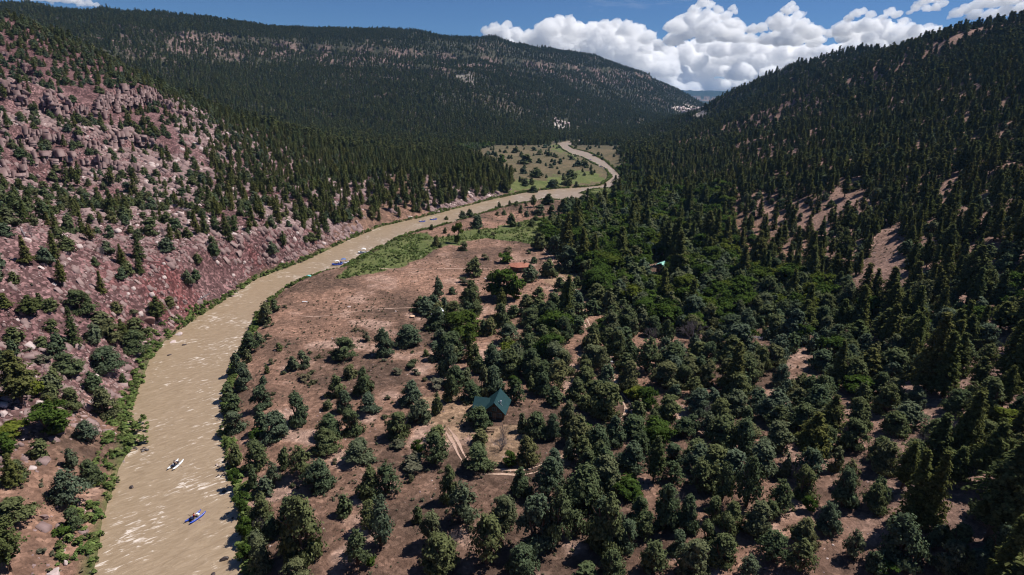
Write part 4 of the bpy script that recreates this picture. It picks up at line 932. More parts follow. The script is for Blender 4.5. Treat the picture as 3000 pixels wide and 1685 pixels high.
def rock_mesh(name, seed, mats, sub=2, flat=.7, cuts=7):
    """an angular block: a ball cut by planes, like broken sandstone"""
    g = np.random.default_rng(seed); V0, F0 = ico(sub+1); V = V0.copy()
    for k in range(cuts):
        nrm = rand_dirs(1, g)[0]; dd = .42+.33*g.random(); s = V@nrm-dd; V = V-np.where(s > 0, s, 0)[:, None]*nrm*.96
    V *= np.array([1, .6+.35*g.random(), flat])*.62
    V += (fbm(V[:, 0]*4+seed, V[:, 1]*4+V[:, 2]*3, 2, seed)*.04)[:, None]*V0
    return mesh_np(name, V, F0, mats)
def slab_mesh(name, seed, mats, flat=.5, layers=1, side=.16):
    """broken bedrock: one or more jittered six-sided slabs, hard edged"""
    g = np.random.default_rng(seed); Vs = []; Fs = []; z = -.5 if layers > 1 else -.3
    for k in range(layers):
        h = (1.0/layers)*(.7+.6*g.random()) if layers > 1 else flat; wx = .5*(1-.22*g.random()); wy = .5*(1-.22*g.random()); ox, oy = g.normal(size=2)*.05*(layers > 1)
        n = 6; th = np.arange(n)*2*PI/n+g.random(n)*.5+.4; cx = np.sign(np.cos(th))*np.abs(np.cos(th))**.35*wx; cy = np.sign(np.sin(th))*np.abs(np.sin(th))**.35*wy
        lo = np.stack([cx*(1+g.normal(size=n)*.06)+ox, cy*(1+g.normal(size=n)*.06)+oy, np.full(n, z)], -1); hi = np.stack([cx*(1-side*g.random(n))+ox, cy*(1-side*g.random(n))+oy, z+h*(1+g.normal(size=n)*.10)], -1)
        b_ = sum(len(v) for v in Vs); Vs.append(np.vstack([lo, hi, [[ox, oy, z+h*1.04]]])); i = np.arange(n); j = (i+1) % n
        Fs.append(np.vstack([np.stack([i, j, j+n], -1), np.stack([i, j+n, i+n], -1), np.stack([i+n, j+n, np.full(n, 2*n)], -1)])+b_); z += h*.97
    return mesh_np(name, np.vstack(Vs), np.vstack(Fs), mats)
rocks = [slab_mesh('rock_mesh', 900+s, [M['rock_pink'] if s < 5 else M['rock_pale']], (.45,.8,.35,.6,.5,.55,.4)[s]) for s in range(7)]
def f_scree(X, Y, g):
    P = np.stack([X, Y], -1); d = seg_dist(P, LBW); Z = ground(X, Y, False); u, v, dd = uv25(X, Y, Z)
    patch = fbm(X/28, Y/40, 4, 92)*.5+.5
    return ~inside(P, RIVER) & (d > 3) & (g.random(len(X)) < smooth(.32, .62, patch)) & (seg_dist(P, LBW) < seg_dist(P, RBW)) & ((Y < 420) | in_poly25(u, v, [(500,700),(900,600),(1150,522),(1240,500),(1288,478),(1000,280),(400,60)])) & (np.abs(np.arctan2(X, Y)) < .87)
X, Y, Z, g = band_points(190000, 405, f_scree, (-460, 0), (60, 620)); n = len(X)
sz = .28+2.3*g.random(n)**6+.35*g.random(n); sz *= np.clip(Y/240, .8, 1.5)
def slope_eul(X, Y, g, amt=1.0):
    e = 3.0; sx = (ground(X+e, Y, False)-ground(X-e, Y, False))/(2*e); sy = (ground(X, Y+e, False)-ground(X, Y-e, False))/(2*e)
    return np.stack([np.arctan(sy)*amt+g.normal(size=len(X))*.22, -np.arctan(sx)*amt+g.normal(size=len(X))*.22, g.normal(size=len(X))*.5], -1)
scatter_stuff('scree', rocks, np.stack([X, Y, Z+sz*.05], -1), np.stack([sz*1.35, sz, sz], -1), slope_eul(X, Y, g), np.where(g.random(n) < .93, g.integers(0, 5, n), g.integers(5, 7, n)), 'loose pink sandstone rubble covering the left slope'); print('scree', n)
def f_few(X, Y, g):
    Z = ground(X, Y, False); return (g.random(len(X)) < np.where(Z > 9, .7, .25)*(fbm(X/20, Y/20, 3, 95) > .0)) & ~inside(np.stack([X, Y], -1), RIVER) & (X > -60) & (np.abs(np.arctan2(X, Y)) < .87)
X, Y, Z, g = band_points(95000, 406, f_few, (-60, 330), (50, 420)); n = len(X); sz = .10+.32*g.random(n)**3
scatter_stuff('field_stones', rocks, np.stack([X, Y, Z], -1), np.stack([sz*1.3, sz, sz], -1), slope_eul(X, Y, g), g.integers(0, 7, n), 'small pale stones strewn over the brown soil')
# ledges: big joint-bounded blocks along the two level cliff bands
blocks = [slab_mesh('block_mesh', 950+s, [M['rock_cliff']], 1, 1+s % 3, .10) for s in range(6)]
LEDGE = [(p_, c_, h_) for (p_, h_), c_ in zip(LEDGE_PX, (80, 85, 75, 26, 24))]
LP = []; LS = []; LR = []; g = np.random.default_rng(5)
for pts, cnt, hgt_ in LEDGE:
    a = np.array(pts, float)*S25; Pw, _ = hit(a[:, 0], a[:, 1]); Q = resample(Pw[:, :2], 1.0)
    # keep the ledge level: follow the height of its first point
    t = np.linspace(0, len(Q)-1, cnt*3).astype(int)
    T_ = np.gradient(Q, axis=0); T_ /= np.linalg.norm(T_, axis=1)[:, None]+1e-9
    tiers = max(1, int(round(hgt_*.8/3.4)))
    for k in range(tiers):
        pos = 0.0
        while pos < len(Q)-2:
            wd = 1.6+3.6*g.random()**1.6; pos += wd*(.62+.25*g.random()); i = min(int(pos), len(Q)-1)
            if g.random() < .16: pos += 1.5; continue
            nrm = np.array([-T_[i, 1], T_[i, 0]]); off = -1.6-(tiers-1-k)*.9+g.normal()*.9+fbm(np.array([pos/7.0]), np.array([k*.3]), 2, 9)[0]*3.0
            p = Q[i]+nrm*off; h_ = 2.6+2.0*g.random(); LP.append((Q[i][0], Q[i][1], p[0], p[1], (k-tiers/2+.5)*3.3+g.normal()*.4))
            LS.append((wd, wd*(.7+.5*g.random()), h_)); LR.append((g.normal()*.06, g.normal()*.06, math.atan2(T_[i, 1], T_[i, 0])+g.normal()*.25))
LA = np.array(LP); LP = np.stack([LA[:, 2], LA[:, 3], LA[:, 4]+ground(LA[:, 0], LA[:, 1], False)], -1)
scatter_stuff('sandstone_ledges', blocks, LP, np.array(LS), np.array(LR), g.integers(0, 6, len(LP)), 'pink jointed sandstone ledges banding the left slope')
# rocks on the white cliffs far off
for nm, cpx, cnt, spread, s0 in (('far_pale_cliff', (1643,362), 60, 26, 16), ('distant_banded_cliff', (2030,326), 60, 60, 34)):
    Pc, _ = hit([cpx[0]], [cpx[1]]); pc = Pc[0]; g = np.random.default_rng(9); d = math.hypot(pc[0], pc[1])
    px = (g.random(cnt)-.5)*2*spread; py = g.normal(size=cnt)*spread*.3; X = pc[0]+px; Y = pc[1]+py+np.abs(px)*.2
    s = s0*(.4+.6*g.random(cnt))
    big = [rock_mesh('cliff_mesh', 970+k, [M['rock_pale']], 2, .9, 9) for k in range(4)]
    scatter_stuff(nm, big, np.stack([X, Y, ground(X, Y, False)], -1), np.stack([s*.7, s*.6, s*.8], -1), np.stack([g.normal(size=cnt)*.1]*2+[g.random(cnt)*6], -1), g.integers(0, 4, cnt), 'pale cliff face of broken sandstone in the distance')

# ================================================================ boulders and rocks one can point at
def at_px(u, v, z=None):
    if z is not None:
        p = on_z(np.array([float(u)]), np.array([float(v)]), z)[0]; return Vector(p)
    p, _ = hit([u], [v]); return Vector(p[0])
def ppm(p): return FPX/float(project(np.array([p[:]]))[2][0])       # photograph pixels per metre at a point
BOULDERS = [(525,983,38,.45,'rock_pale','large pale boulder at the left waterline, upper of the two'),(506,1008,24,.75,'rock_pale','small round pale boulder at the left waterline, lower of the two'),
 (434,944,44,.55,'rock_red','big reddish boulder among rubble above the left bank'),(14,1218,34,.8,'rock_pale','whitish boulder at the left photo edge below the large pine'),
 (193,1650,24,.8,'rock_pale','pale squarish boulder near the bottom left willows'),(158,1684,44,.5,'rock_pale','broad pale rock at the very bottom left of the bank'),
 (18,1408,30,.5,'rock_pale','grey slab at the left edge on the pink flat'),(48,1402,28,.5,'rock_pink','pink slab just right of the grey slab, left edge'),(127,1515,38,.35,'rock_pink','flat purple-pink slab right of the left-edge juniper'),
 (655,1640,28,.5,'rock_dark','dark wet rock midstream near the lower right bank'),(386,1428,18,.45,'rock_dark','dark wet rock left of midstream below the white cataraft'),(625,1688,24,.5,'rock_dark','dark rock in the river cut by the bottom edge'),
 (635,1362,8,.9,'rock_pale','small pale stone in the water near the right bank riffle'),(363,1356,13,.9,'rock_pale','small pale rock on the left bank across from the white cataraft'),
 (682,871,20,.45,'rock_pink','flat layered rock at the left waterline upstream'),(540,1011,14,.4,'rock_dark','thin dark rock in the river right of the pale boulders'),(495,1041,14,.35,'rock_dark','low dark rock in the river below the pale boulders'),
 (1423,817,11,.6,'rock_pale','single pale rock in the meadow left of the leafy tree'),(825,978,18,.18,'rock_pale','flat pale slab on the river terrace above the weathered post'),(792,1039,26,.14,'rock_pale','larger flat pale slab on the river terrace'),(973,992,9,.5,'rock_pale','small white stone on the brown flat'),
 (1024,899,14,.2,'rock_pale','thin pale slab out on the open flat'),(1160,913,7,.8,'rock_pale','small pale stone left of the round stone slab'),(2990,972,16,.4,'rock_pale','bright stone at the right edge in the bare gully'),
 (1047,702,10,.6,'rock_pink','pinkish rock at the left waterline near the white raft')]
for u, v, wpx, fl, mt, lb in BOULDERS:
    wet = 'river' in lb or 'water near' in lb or 'midstream' in lb
    p = at_px(u, v, 0.0 if wet else None); w = wpx/ppm(p)
    me = rock_mesh('boulder', int(u*7+v), [M[mt]], 3, 1.0, 9); o = bpy.data.objects.new('boulder', me); link(o); o.location = (p.x, p.y, p.z+w*fl*.15); o.scale = (w*.86, w*.80, w*fl*.9); o.rotation_euler[2] = u*.37
    tag(o, lb, 'boulder')
# rock clusters in the water: riffle, spit, right bank
CL = [((640,1372),(668,1368),6,9,'riffle rock at the right bank beside white water'),((632,1399),(662,1392),7,8,'riffle rock in the line of white water off the right bank'),((650,1440),(668,1425),5,8,'dark rock off the right bank below the riffle'),
      ((385,1312),(440,1318),11,9,'dark rock at the tip of the leafy spit'),((652,1140),(660,1290),9,7,'dark rock along the right waterline above the riffle'),((668,1480),(700,1600),8,8,'dark rock along the lower right waterline')]
g = np.random.default_rng(61)
for (u0, v0), (u1, v1), nn_, wpx, lb in CL:
    for k in range(nn_):
        t = (k+.5)/nn_; u = u0+(u1-u0)*t+g.normal()*3; v = v0+(v1-v0)*t+g.normal()*4; p = at_px(u, v, 0.0); w = wpx*(.6+.7*g.random())/ppm(p)
        me = rocks[int(g.integers(0, 5))] if False else rock_mesh('river_rock', int(u*13+k), [M['rock_dark']], 2, .8, 8); o = bpy.data.objects.new('river_rock', me); link(o); o.location = (p.x, p.y, w*.08); o.scale = (w, w*.8, w*.55); o.rotation_euler[2] = g.random()*6
        tag(o, ('%s, number %d counted from the upstream end' % (lb, k+1)) if len(lb.split()) < 10 else lb+', one of several', 'rock', lb+'s')
        o['label'] = lb; 
# leafy bushes on the spit
for k, (u, v, w_, h__) in enumerate([(345,1250,40,34),(365,1262,44,40),(385,1245,36,38),(405,1268,48,44),(422,1240,32,38),(395,1300,50,42),(372,1298,40,32),(418,1300,36,34),(430,1262,20,26)]):
    p = at_px(u, v, .15); s_ = ppm(p); o = bpy.data.objects.new('willow_bush', stuff_me['willow', 1, k % 4]); link(o); o.location = (p.x, p.y, -.05); o.scale = (w_/s_, w_/s_, h__/s_*.8); o.rotation_euler[2] = k*1.3
    tag(o, 'bright green willow bush on the spit jutting from the left bank, %s from the left' % ['first','third','fourth','sixth','eighth','fifth','second','seventh','ninth'][k], 'bush', 'willow bushes on the spit')
M['gravel'] = M['rock_dark']

# logs, posts
def log(name, u0, v0, u1, v1, r, label, mat=M['deadwood'], water=False):
    a = at_px(u0, v0, .1 if water else None); b_ = at_px(u1, v1, .1 if water else None); root = empty(name, a); mb = MB(); d = b_-a
    mb.tube([(0, 0, r*.7), d*.5+Vector((.1, .05, r*.9)), d+Vector((0, 0, r*.6))], [r, r*.8, r*.5], 8); mb.build('trunk', mat, root)
    mb = MB(); mb.tube([d*.6+Vector((0, 0, r)), d*.7+Vector((.3, -.5, .7))], [r*.4, r*.1], 5); mb.tube([d*.8+Vector((0, 0, r)), d*.86+Vector((-.4, .3, .6))], [r*.3, r*.1], 5); mb.build('branch', mat, root)
    tag(root, label, 'log')
log('fallen_log', 583, 879, 615, 861, .28, 'bleached fallen log slanting beside the left bank bush')
log('fallen_log', 60, 672, 77, 702, .3, 'bleached dead log lying down the left rubble slope')
log('fallen_log', 600, 902, 565, 905, .2, 'dark driftwood log at the left waterline', M['bark'])
log('fallen_log', 2725, 1135, 2790, 1150, .16, 'thin pale log on the shady right slope')
def post(u, v, h, label):
    p = at_px(u, v); root = empty('wooden_post', p); mb = MB(); mb.tube([(0, 0, -.2), (.02, 0, h*.6), (.05, .02, h)], [.14, .12, .10], 8); mb.build('shaft', M['bark'], root)
    mb = MB(); mb.box((.05, .02, h+.03), (.3, .3, .06)); mb.build('cap', M['deadwood'], root); tag(root, label, 'post')
post(856, 929, 1.5, 'short weathered post standing at the end of the faint footpath')
post(806, 1042, 1.6, 'weathered post at the right end of the large flat slab')

# ================================================================ cabins
def roof_mat(name, c1, c2, sc=3.0, metal=.0, rough=.55, rib=2.4):
    m, nt, b = mat_new(name); N = nt.nodes; L = nt.links
    tc = N.new('ShaderNodeTexCoord'); no = N.new('ShaderNodeTexNoise'); no.inputs['Scale'].default_value = sc; no.inputs['Detail'].default_value = 5; L.new(tc.outputs['Object'], no.inputs['Vector'])
    cr = N.new('ShaderNodeValToRGB'); cr.color_ramp.elements[0].position = .3; cr.color_ramp.elements[1].position = .7; cr.color_ramp.elements[0].color = (*c1, 1); cr.color_ramp.elements[1].color = (*c2, 1)
    L.new(no.outputs['Fac'], cr.inputs['Fac']); L.new(cr.outputs[0], b.inputs['Base Color']); b.inputs['Roughness'].default_value = rough; b.inputs['Metallic'].default_value = metal
    return m
M['roof_green'] = roof_mat('green_metal_roof', (.009,.036,.042), (.014,.050,.056), 1.5)
M['roof_rust'] = roof_mat('rust_roof', (.27,.10,.065), (.40,.17,.115), 1.2, rough=.8)
M['roof_mint'] = roof_mat('mint_roof', (.22,.50,.42), (.32,.62,.53), 1.0)
M['roof_white'] = roof_mat('white_metal_roof', (.62,.66,.74), (.78,.80,.86), 1.0, rough=.4)
M['log_wall'] = mat_noise('log_wall', (.060,.035,.022), (.13,.08,.05), 3)
M['white_wall'] = mat_noise('white_wall', (.60,.62,.68), (.76,.77,.80), 2)
M['glass'] = mat_noise('window_glass', (.02,.025,.03), (.05,.055,.065), 1, rough=.08, spec=.6)
M['steel'] = mat_noise('pale_steel', (.42,.43,.45), (.62,.63,.66), 5, rough=.35, metal=.6)
M['timber'] = mat_noise('timber', (.16,.10,.065), (.28,.19,.13), 4)
M['trim'] = mat_noise('trim_paint', (.10,.16,.16), (.14,.21,.20), 4)
def gable_roof(mb, W, Lh, ze, zr, th=.16, over=.5, y0=None, y1=None, x0=0.0):
    hw = W/2+over; sl = (zr-ze)/(W/2); zo = ze-sl*over; y0 = -Lh/2-over if y0 is None else y0; y1 = Lh/2+over if y1 is None else y1
    for s in (-1, 1):
        a = [(x0, y0, zr), (x0+s*hw, y0, zo), (x0+s*hw, y1, zo), (x0, y1, zr)]; V = a+[(q[0], q[1], q[2]-th) for q in a]
        mb.add(V, [(0,1,2,3),(7,6,5,4),(0,4,5,1),(1,5,6,2),(2,6,7,3),(3,7,4,0)] if s < 0 else [(3,2,1,0),(4,5,6,7),(1,5,4,0),(2,6,5,1),(3,7,6,2),(0,4,7,3)])
def gable_walls(mb, W, Lh, ze, zr, x0=0, y0=0):
    a = W/2; b_ = Lh/2
    V = [(x0-a, y0-b_, -.6), (x0+a, y0-b_, -.6), (x0+a, y0+b_, -.6), (x0-a, y0+b_, -.6), (x0-a, y0-b_, ze), (x0+a, y0-b_, ze), (x0+a, y0+b_, ze), (x0-a, y0+b_, ze), (x0, y0-b_, zr-.18), (x0, y0+b_, zr-.18)]
    mb.add(V, [(0,1,5,8,4),(2,3,7,9,6),(1,2,6,5),(3,0,4,7),(4,8,9,7),(5,6,9,8)])
def window(root, c, d, axis='y'):
    """framed window; d = width, height; axis = facing"""
    w, h = d; mb = MB(); t = .09
    def bx(m_, cx, cz_, sx, sz, th): m_.box((c[0]+cx, c[1], c[2]+cz_) if axis == 'y' else (c[0], c[1]+cx, c[2]+cz_), (sx, th, sz) if axis == 'y' else (th, sx, sz))
    for s in (-1, 1): bx(mb, s*w/2, 0, t, h+t, .12); bx(mb, 0, s*h/2, w-t, t, .12)
    bx(mb, 0, 0, .05, h-t, .08)
    f = mb.build('window', M['trim'], root); mb = MB(); bx(mb, 0, 0, w-t, h-t, .05); mb.build('pane', M['glass'], f)
def door(root, c, mat):
    mb = MB(); mb.box(c, (.95, .10, 2.05)); dd = mb.build('door', mat, root, .01); mb = MB(); mb.tube([(c[0]+.36, c[1]-.05, c[2]), (c[0]+.36, c[1]-.14, c[2])], .035, 8); mb.build('handle', M['steel'], dd)
def cabin(name, u, v, rz, W, Lh, ze, zr, wm, rm, label, wing=None, pipe=None, deck=False, dz=0):
    p = at_px(u, v); root = empty(name, (p.x, p.y, p.z+dz), rz)
    mb = MB(); gable_walls(mb, W, Lh, ze, zr); 
    mb.build('wall', wm, root)
    mb = MB(); gable_roof(mb, W, Lh, ze, zr); rf = mb.build('roof', rm, root)
    mb = MB(); mb.box((0, 0, zr+.03), (.30, Lh+1.02, .07)); mb.build('ridge_cap', rm, rf)
    window(root, (-W*.24, -Lh/2-.03, 1.5), (1.0, 1.1)); window(root, (W*.26, -Lh/2-.03, 1.5), (1.2, 1.1)); window(root, (0, -Lh/2-.03, ze+.5), (1.1, .9))
    door(root, (0.05, -Lh/2-.05, 1.0), M['timber'])
    for s in (-1, 1):
        window(root, (s*(W/2+.03), -Lh*.2, 1.5), (1.2, 1.0), 'x'); window(root, (s*(W/2+.03), Lh*.22, 1.5), (1.2, 1.0), 'x')
    if wing:
        wx, ww, wl_, we, wr = wing     # a side wing whose ridge runs across
        mb = MB(); a = ww/2; V = [(wx-wl_/2, -a, -.6), (-W/2, -a, -.6), (-W/2, a, -.6), (wx-wl_/2, a, -.6), (wx-wl_/2, -a, we), (-W/2, -a, we), (-W/2, a, we), (wx-wl_/2, a, we), (wx-wl_/2, 0, wr-.18), (-W/2, 0, wr-.18)]
        V = [(q[0], q[1]+.6, q[2]) for q in V]
        mb.add(V, [(0,1,5,4),(2,3,7,6),(3,0,4,8,7),(1,2,6,9,5),(4,5,9,8),(6,7,8,9)]); mb.build('wing_wall', wm, root)
        mb = MB(); o_ = .5; sl = (wr-we)/a
        for s in (-1, 1):
            q = [(wx-wl_/2-o_, .6, wr), (wx-wl_/2-o_, .6+s*(a+o_), we-sl*o_), (-W/2+.6, .6+s*(a+o_), we-sl*o_), (-W/2+.6, .6, wr)]; V = q+[(k[0], k[1], k[2]-.16) for k in q]
            mb.add(V, [(0,1,2,3),(7,6,5,4),(0,4,5,1),(1,5,6,2),(2,6,7,3),(3,7,4,0)])
        mb.build('wing_roof', rm, root)
        window(root, (wx, .6-a-.03, 1.4), (1.3, 1.0))
    if pipe:
        mb = MB(); z_ = zr-abs(pipe[0])*(zr-ze)/(W/2); mb.tube([(pipe[0], pipe[1], z_-.3), (pipe[0], pipe[1], z_+pipe[2])], .13, 10)
        pp = mb.build('stove_pipe', M['steel'], root, smooth_=True); mb = MB(); mb.tube([(pipe[0], pipe[1], z_+pipe[2]+.04), (pipe[0], pipe[1], z_+pipe[2]+.22)], [.26, .06], 10); mb.build('pipe_cap', M['steel'], pp)
    if deck:
        mb = MB(); mb.box((0, -Lh/2-1.3, .35), (W, 2.4, .12)); dk = mb.build('deck', M['timber'], root)
        mb = MB(); mb.box((0, -Lh/2-2.45, 1.25), (W, .08, .08))
        for k in range(7): mb.box((-W/2+.05+k*(W-.1)/6, -Lh/2-2.45, .82), (.07, .07, .8))
        mb.build('railing', wm, dk)
    tag(root, label, 'cabin'); return root
gc = cabin('cabin', 1456, 1210, math.radians(-10), 4.9, 6.8, 2.5, 4.9, M['log_wall'], M['roof_green'], 'log cabin with a dark green metal roof and a left side wing', wing=(-4.0, 4.4, 3.0, 2.2, 3.7), pipe=(1.2, -1.7, .8))
mb = MB(); mb.box((1.1, -1.9, 3.92), (1.6, .10, .12), ry=math.radians(44)); mb.build('snow_guard', M['steel'], gc)
cabin('cabin', 1284, 944, math.radians(-4), 5.0, 5.6, 2.6, 4.7, M['white_wall'], M['roof_white'], 'white cabin with a steep white roof, half hidden behind a juniper', deck=True)
cabin('cabin', 1937, 800, math.radians(-35), 3.6, 4.4, 3.0, 3.9, M['log_wall'], M['roof_mint'], 'small cabin with a mint-green metal roof deep among the trees', dz=1.6)
# rust-roofed cabin: low hip roof with a clipped corner outline
p = at_px(1523, 792); root = empty('cabin', p, math.radians(18)); a, b_ = 5.0, 4.2
OUT = [(-a,-b_*.45),(-a*.5,-b_),(a*.45,-b_),(a,-b_*.4),(a,b_*.5),(a*.4,b_),(-a*.5,b_),(-a,b_*.5)]
mb = MB(); n = len(OUT); V = [(x_*.88, y_*.88, -.6) for x_, y_ in OUT]+[(x_*.88, y_*.88, 2.5) for x_, y_ in OUT]
mb.add(V, [(k, (k+1) % n, n+(k+1) % n, n+k) for k in range(n)]); mb.build('wall', M['log_wall'], root)
mb = MB(); V = [(x_*1.06, y_*1.06, 2.52) for x_, y_ in OUT]+[(x_*1.06, y_*1.06, 2.68) for x_, y_ in OUT]+[(-1.6, 0, 3.75), (1.6, 0, 3.75)]
F_ = [(k, (k+1) % n, n+(k+1) % n, n+k) for k in range(n)]+[tuple(range(n))[::-1]]; A_, B_ = 2*n, 2*n+1
for k in range(n):
    k2 = (k+1) % n; cxk = (OUT[k][0]+OUT[k2][0])/2; top = A_ if cxk < -1 else (B_ if cxk > 1 else None)
    F_.append((n+k, n+k2, top) if top else ((n+k, n+k2, B_, A_) if OUT[k][1] < 0 else (n+k, n+k2, A_, B_)))
mb.add(V, F_); rf = mb.build('roof', M['roof_rust'], root)
mb = MB(); mb.tube([(2.0, -.6, 3.1), (2.0, -.6, 4.6)], .20, 10); mb.build('stove_pipe', M['bark'], root)
for wx in (-1.2, .9): window(root, (wx, -b_*.88-.03, 1.4), (1.2, 1.0))
door(root, (-.1, -b_*.88-.05, 1.0), M['timber'])
tag(root, 'low cabin with a rust-red many-sided roof and a stove pipe', 'cabin')

# small things on the ground
p = at_px(1208, 930); root = empty('stone_table', p); mb = MB()
mb.tube([(0, 0, .42), (0, 0, .50), (0, 0, .62)], [.92, 1.0, .94], 14); t_ = mb.build('table_top', mat_noise('table_stone', (.55,.36,.24), (.70,.48,.33), 2), root, .02)
mb = MB(); mb.tube([(0, 0, -.2), (0, 0, .42)], [.5, .42], 10); mb.build('pedestal', M['rock_dark'], root); tag(root, 'round pale stone slab table casting a dark shadow on the flat', 'table')
p = at_px(893, 887); root = empty('bench', p, math.radians(4)); mb = MB(); mb.box((0, 0, .46), (2.0, .5, .08)); mb.build('seat', M['white_wall'], root, .01)
for s in (-1, 1): mb = MB(); mb.box((s*.8, 0, .16), (.12, .42, .52)); mb.build('leg', M['white_wall'], root)
tag(root, 'lone white bench on the open river terrace', 'bench')
p = at_px(1439, 1262); root = empty('picnic_table', p, .1); mb = MB()
for k in range(5): mb.box((0, -.34+.17*k, .75), (1.9, .155, .05))
mb.build('table_top', M['timber'], root)
for s in (-1, 1):
    mb = MB(); mb.box((0, s*.75, .45), (1.9, .28, .05)); mb.build('seat', M['timber'], root)
for s in (-1, 1):
    mb = MB(); mb.tube([(s*.7, -.62, 0), (s*.7, .25, .72)], .045, 6); mb.tube([(s*.7+.1*s, .62, 0), (s*.7+.1*s, -.25, .72)], .045, 6); mb.tube([(s*.7+.05, -.8, .41), (s*.7+.05, .8, .41)], .04, 6); mb.build('leg', M['timber'], root)
tag(root, 'dark picnic table in the yard below the green-roofed cabin', 'picnic table')
p = at_px(1791, 1069); root = empty('utility_box', p, .3); mb = MB(); mb.box((0, 0, .55), (.7, .6, 1.1)); mb.build('housing', M['white_wall'], root, .03); mb = MB(); mb.box((0, 0, 1.14), (.82, .72, .07)); mb.build('lid', M['steel'], root, .01); tag(root, 'small white utility box beside the road among the junipers', 'utility box')
a_ = at_px(2186, 990); b_ = at_px(2232, 997); root = empty('rail_fence', a_); d = b_-a_; n = 6
mb = MB(); mb.tube([(0, 0, .55), d+Vector((0, 0, .55))], .06, 6); mb.tube([(0, 0, .95), d+Vector((0, 0, .95))], .06, 6); mb.build('rail', M['white_wall'], root)
for k in range(n): mb = MB(); q = d*(k/(n-1)); mb.tube([q+Vector((0, 0, -.2)), q+Vector((0, 0, 1.15))], .08, 6); mb.build('post', M['white_wall'], root)
tag(root, 'short white rail fence across the clearing by the junipers', 'fence')

# ================================================================ rafts and the people in them
M['hull_blue'] = mat_noise('blue_rubber', (.006,.035,.30), (.012,.06,.45), 3, rough=.35, spec=.5)
M['hull_lblue'] = mat_noise('bright_blue_rubber', (.01,.14,.55), (.02,.20,.68), 3, rough=.35, spec=.5)
M['hull_white'] = mat_noise('white_rubber', (.66,.68,.72), (.80,.81,.84), 3, rough=.4, spec=.4)
M['hull_teal'] = mat_noise('teal_rubber', (.10,.42,.38), (.30,.66,.62), 2, rough=.4)
M['navy'] = mat_noise('navy_fabric', (.008,.012,.035), (.015,.022,.06), 4)
M['red'] = mat_noise('red_fabric', (.50,.015,.02), (.62,.03,.04), 4); M['orange'] = mat_noise('orange_fabric', (.62,.16,.02), (.75,.24,.04), 4)
M['yellow'] = mat_noise('yellow_fabric', (.62,.50,.08), (.75,.62,.12), 4); M['skin'] = mat_noise('skin', (.40,.22,.15), (.52,.31,.22), 6, rough=.6)
M['hair'] = mat_noise('brown_hair', (.03,.018,.01), (.07,.04,.02), 12); M['khaki'] = mat_noise('khaki_cloth', (.28,.23,.15), (.38,.32,.22), 6); M['white_cloth'] = mat_noise('white_cloth', (.68,.68,.68), (.80,.80,.80), 6)
M['black'] = mat_noise('black_gear', (.01,.01,.012), (.03,.03,.035), 6)
def person(loc, rz, label, vest, hat=None, reach=.45, lean=.0, group=None):
    """seated figure facing +X, hands forward on the oars; one skinned body"""
    root = empty('person', loc, rz)
    V = []; E = []; R = []
    def add(p, r, par=None):
        V.append(p); R.append(r)
        if par is not None: E.append((par, len(V)-1))
        return len(V)-1
    pel = add((0, 0, .0), .125); bel = add((-.01+lean*.1, 0, .16), .115, pel); chs = add((lean*.3, 0, .36), .135, bel); nb = add((lean*.45, 0, .51), .065, chs); nk = add((lean*.5+.01, 0, .58), .052, nb)
    jw = add((lean*.5+.035, 0, .655), .078, nk); hd_ = add((lean*.5+.02, 0, .735), .092, jw); add((lean*.5+.02, 0, .80), .06, hd_); add((lean*.5+.125, 0, .69), .014, jw)
    for s in (-1, 1):
        hp = add((.06, s*.10, -.02), .088, pel); kn = add((.46, s*.17, .10), .062, hp); an = add((.56, s*.17, -.30), .042, kn); hl = add((.60, s*.17, -.36), .040, an); add((.76, s*.18, -.37), .030, hl)
        sh = add((lean*.35, s*.19, .46), .062, chs); el = add((lean*.35+.16, s*.27, .22), .044, sh); wr = add((lean*.2+reach, s*.25, .26), .028, el); pm = add((lean*.2+reach+.07, s*.24, .27), .034, wr)
        for q in range(4): f1 = add((lean*.2+reach+.125, s*(.205+.022*q), .275), .0095, pm); add((lean*.2+reach+.148, s*(.205+.022*q), .245), .0085, f1); 
        th = add((lean*.2+reach+.09, s*.19, .262), .011, pm); add((lean*.2+reach+.125, s*.185, .245), .009, th)
    me = bpy.data.meshes.new('body'); me.from_pydata(V, E, []); me.materials.append(M['skin']); o = bpy.data.objects.new('body', me); link(o, root)
    sk = o.modifiers.new('skin', 'SKIN'); sk.use_smooth_shade = True
    for i, sv in enumerate(me.skin_vertices[0].data): sv.radius = (R[i], R[i]); sv.use_root = (i == 0)
    sb = o.modifiers.new('sub', 'SUBSURF'); sb.levels = 1; sb.render_levels = 2
    def part(name, seq, mat, n=12):
        mb = MB(); mb.tube([q[0] for q in seq], [q[1] for q in seq], n); mb.build(name, mat, root, smooth_=True)
    part('life_vest', [((0, 0, .10), .165), ((lean*.1, 0, .22), .175), ((lean*.3, 0, .38), .185), ((lean*.38, 0, .47), .15)], vest)
    for s in (-1, 1): part('shorts', [((.02, s*.09, -.01), .115), ((.24, s*.135, .045), .096), ((.38, s*.16, .085), .084)], M['khaki'])
    hx = lean*.5+.02
    if hat: part('hat', [((hx, 0, .765), .19), ((hx, 0, .78), .19), ((hx, 0, .785), .105), ((hx, 0, .86), .09), ((hx, 0, .885), .03)], hat)
    else: part('hair', [((hx-.015, 0, .72), .098), ((hx-.015, 0, .79), .094), ((hx-.01, 0, .83), .05)], M['hair'])
    mb = MB()
    for s in (-1, 1): mb.tube([(hx+.085, s*.032, .735), (hx+.100, s*.032, .735)], .010, 6)
    mb.build('eyes', M['black'], root)
    tag(root, label, 'person', group); return root
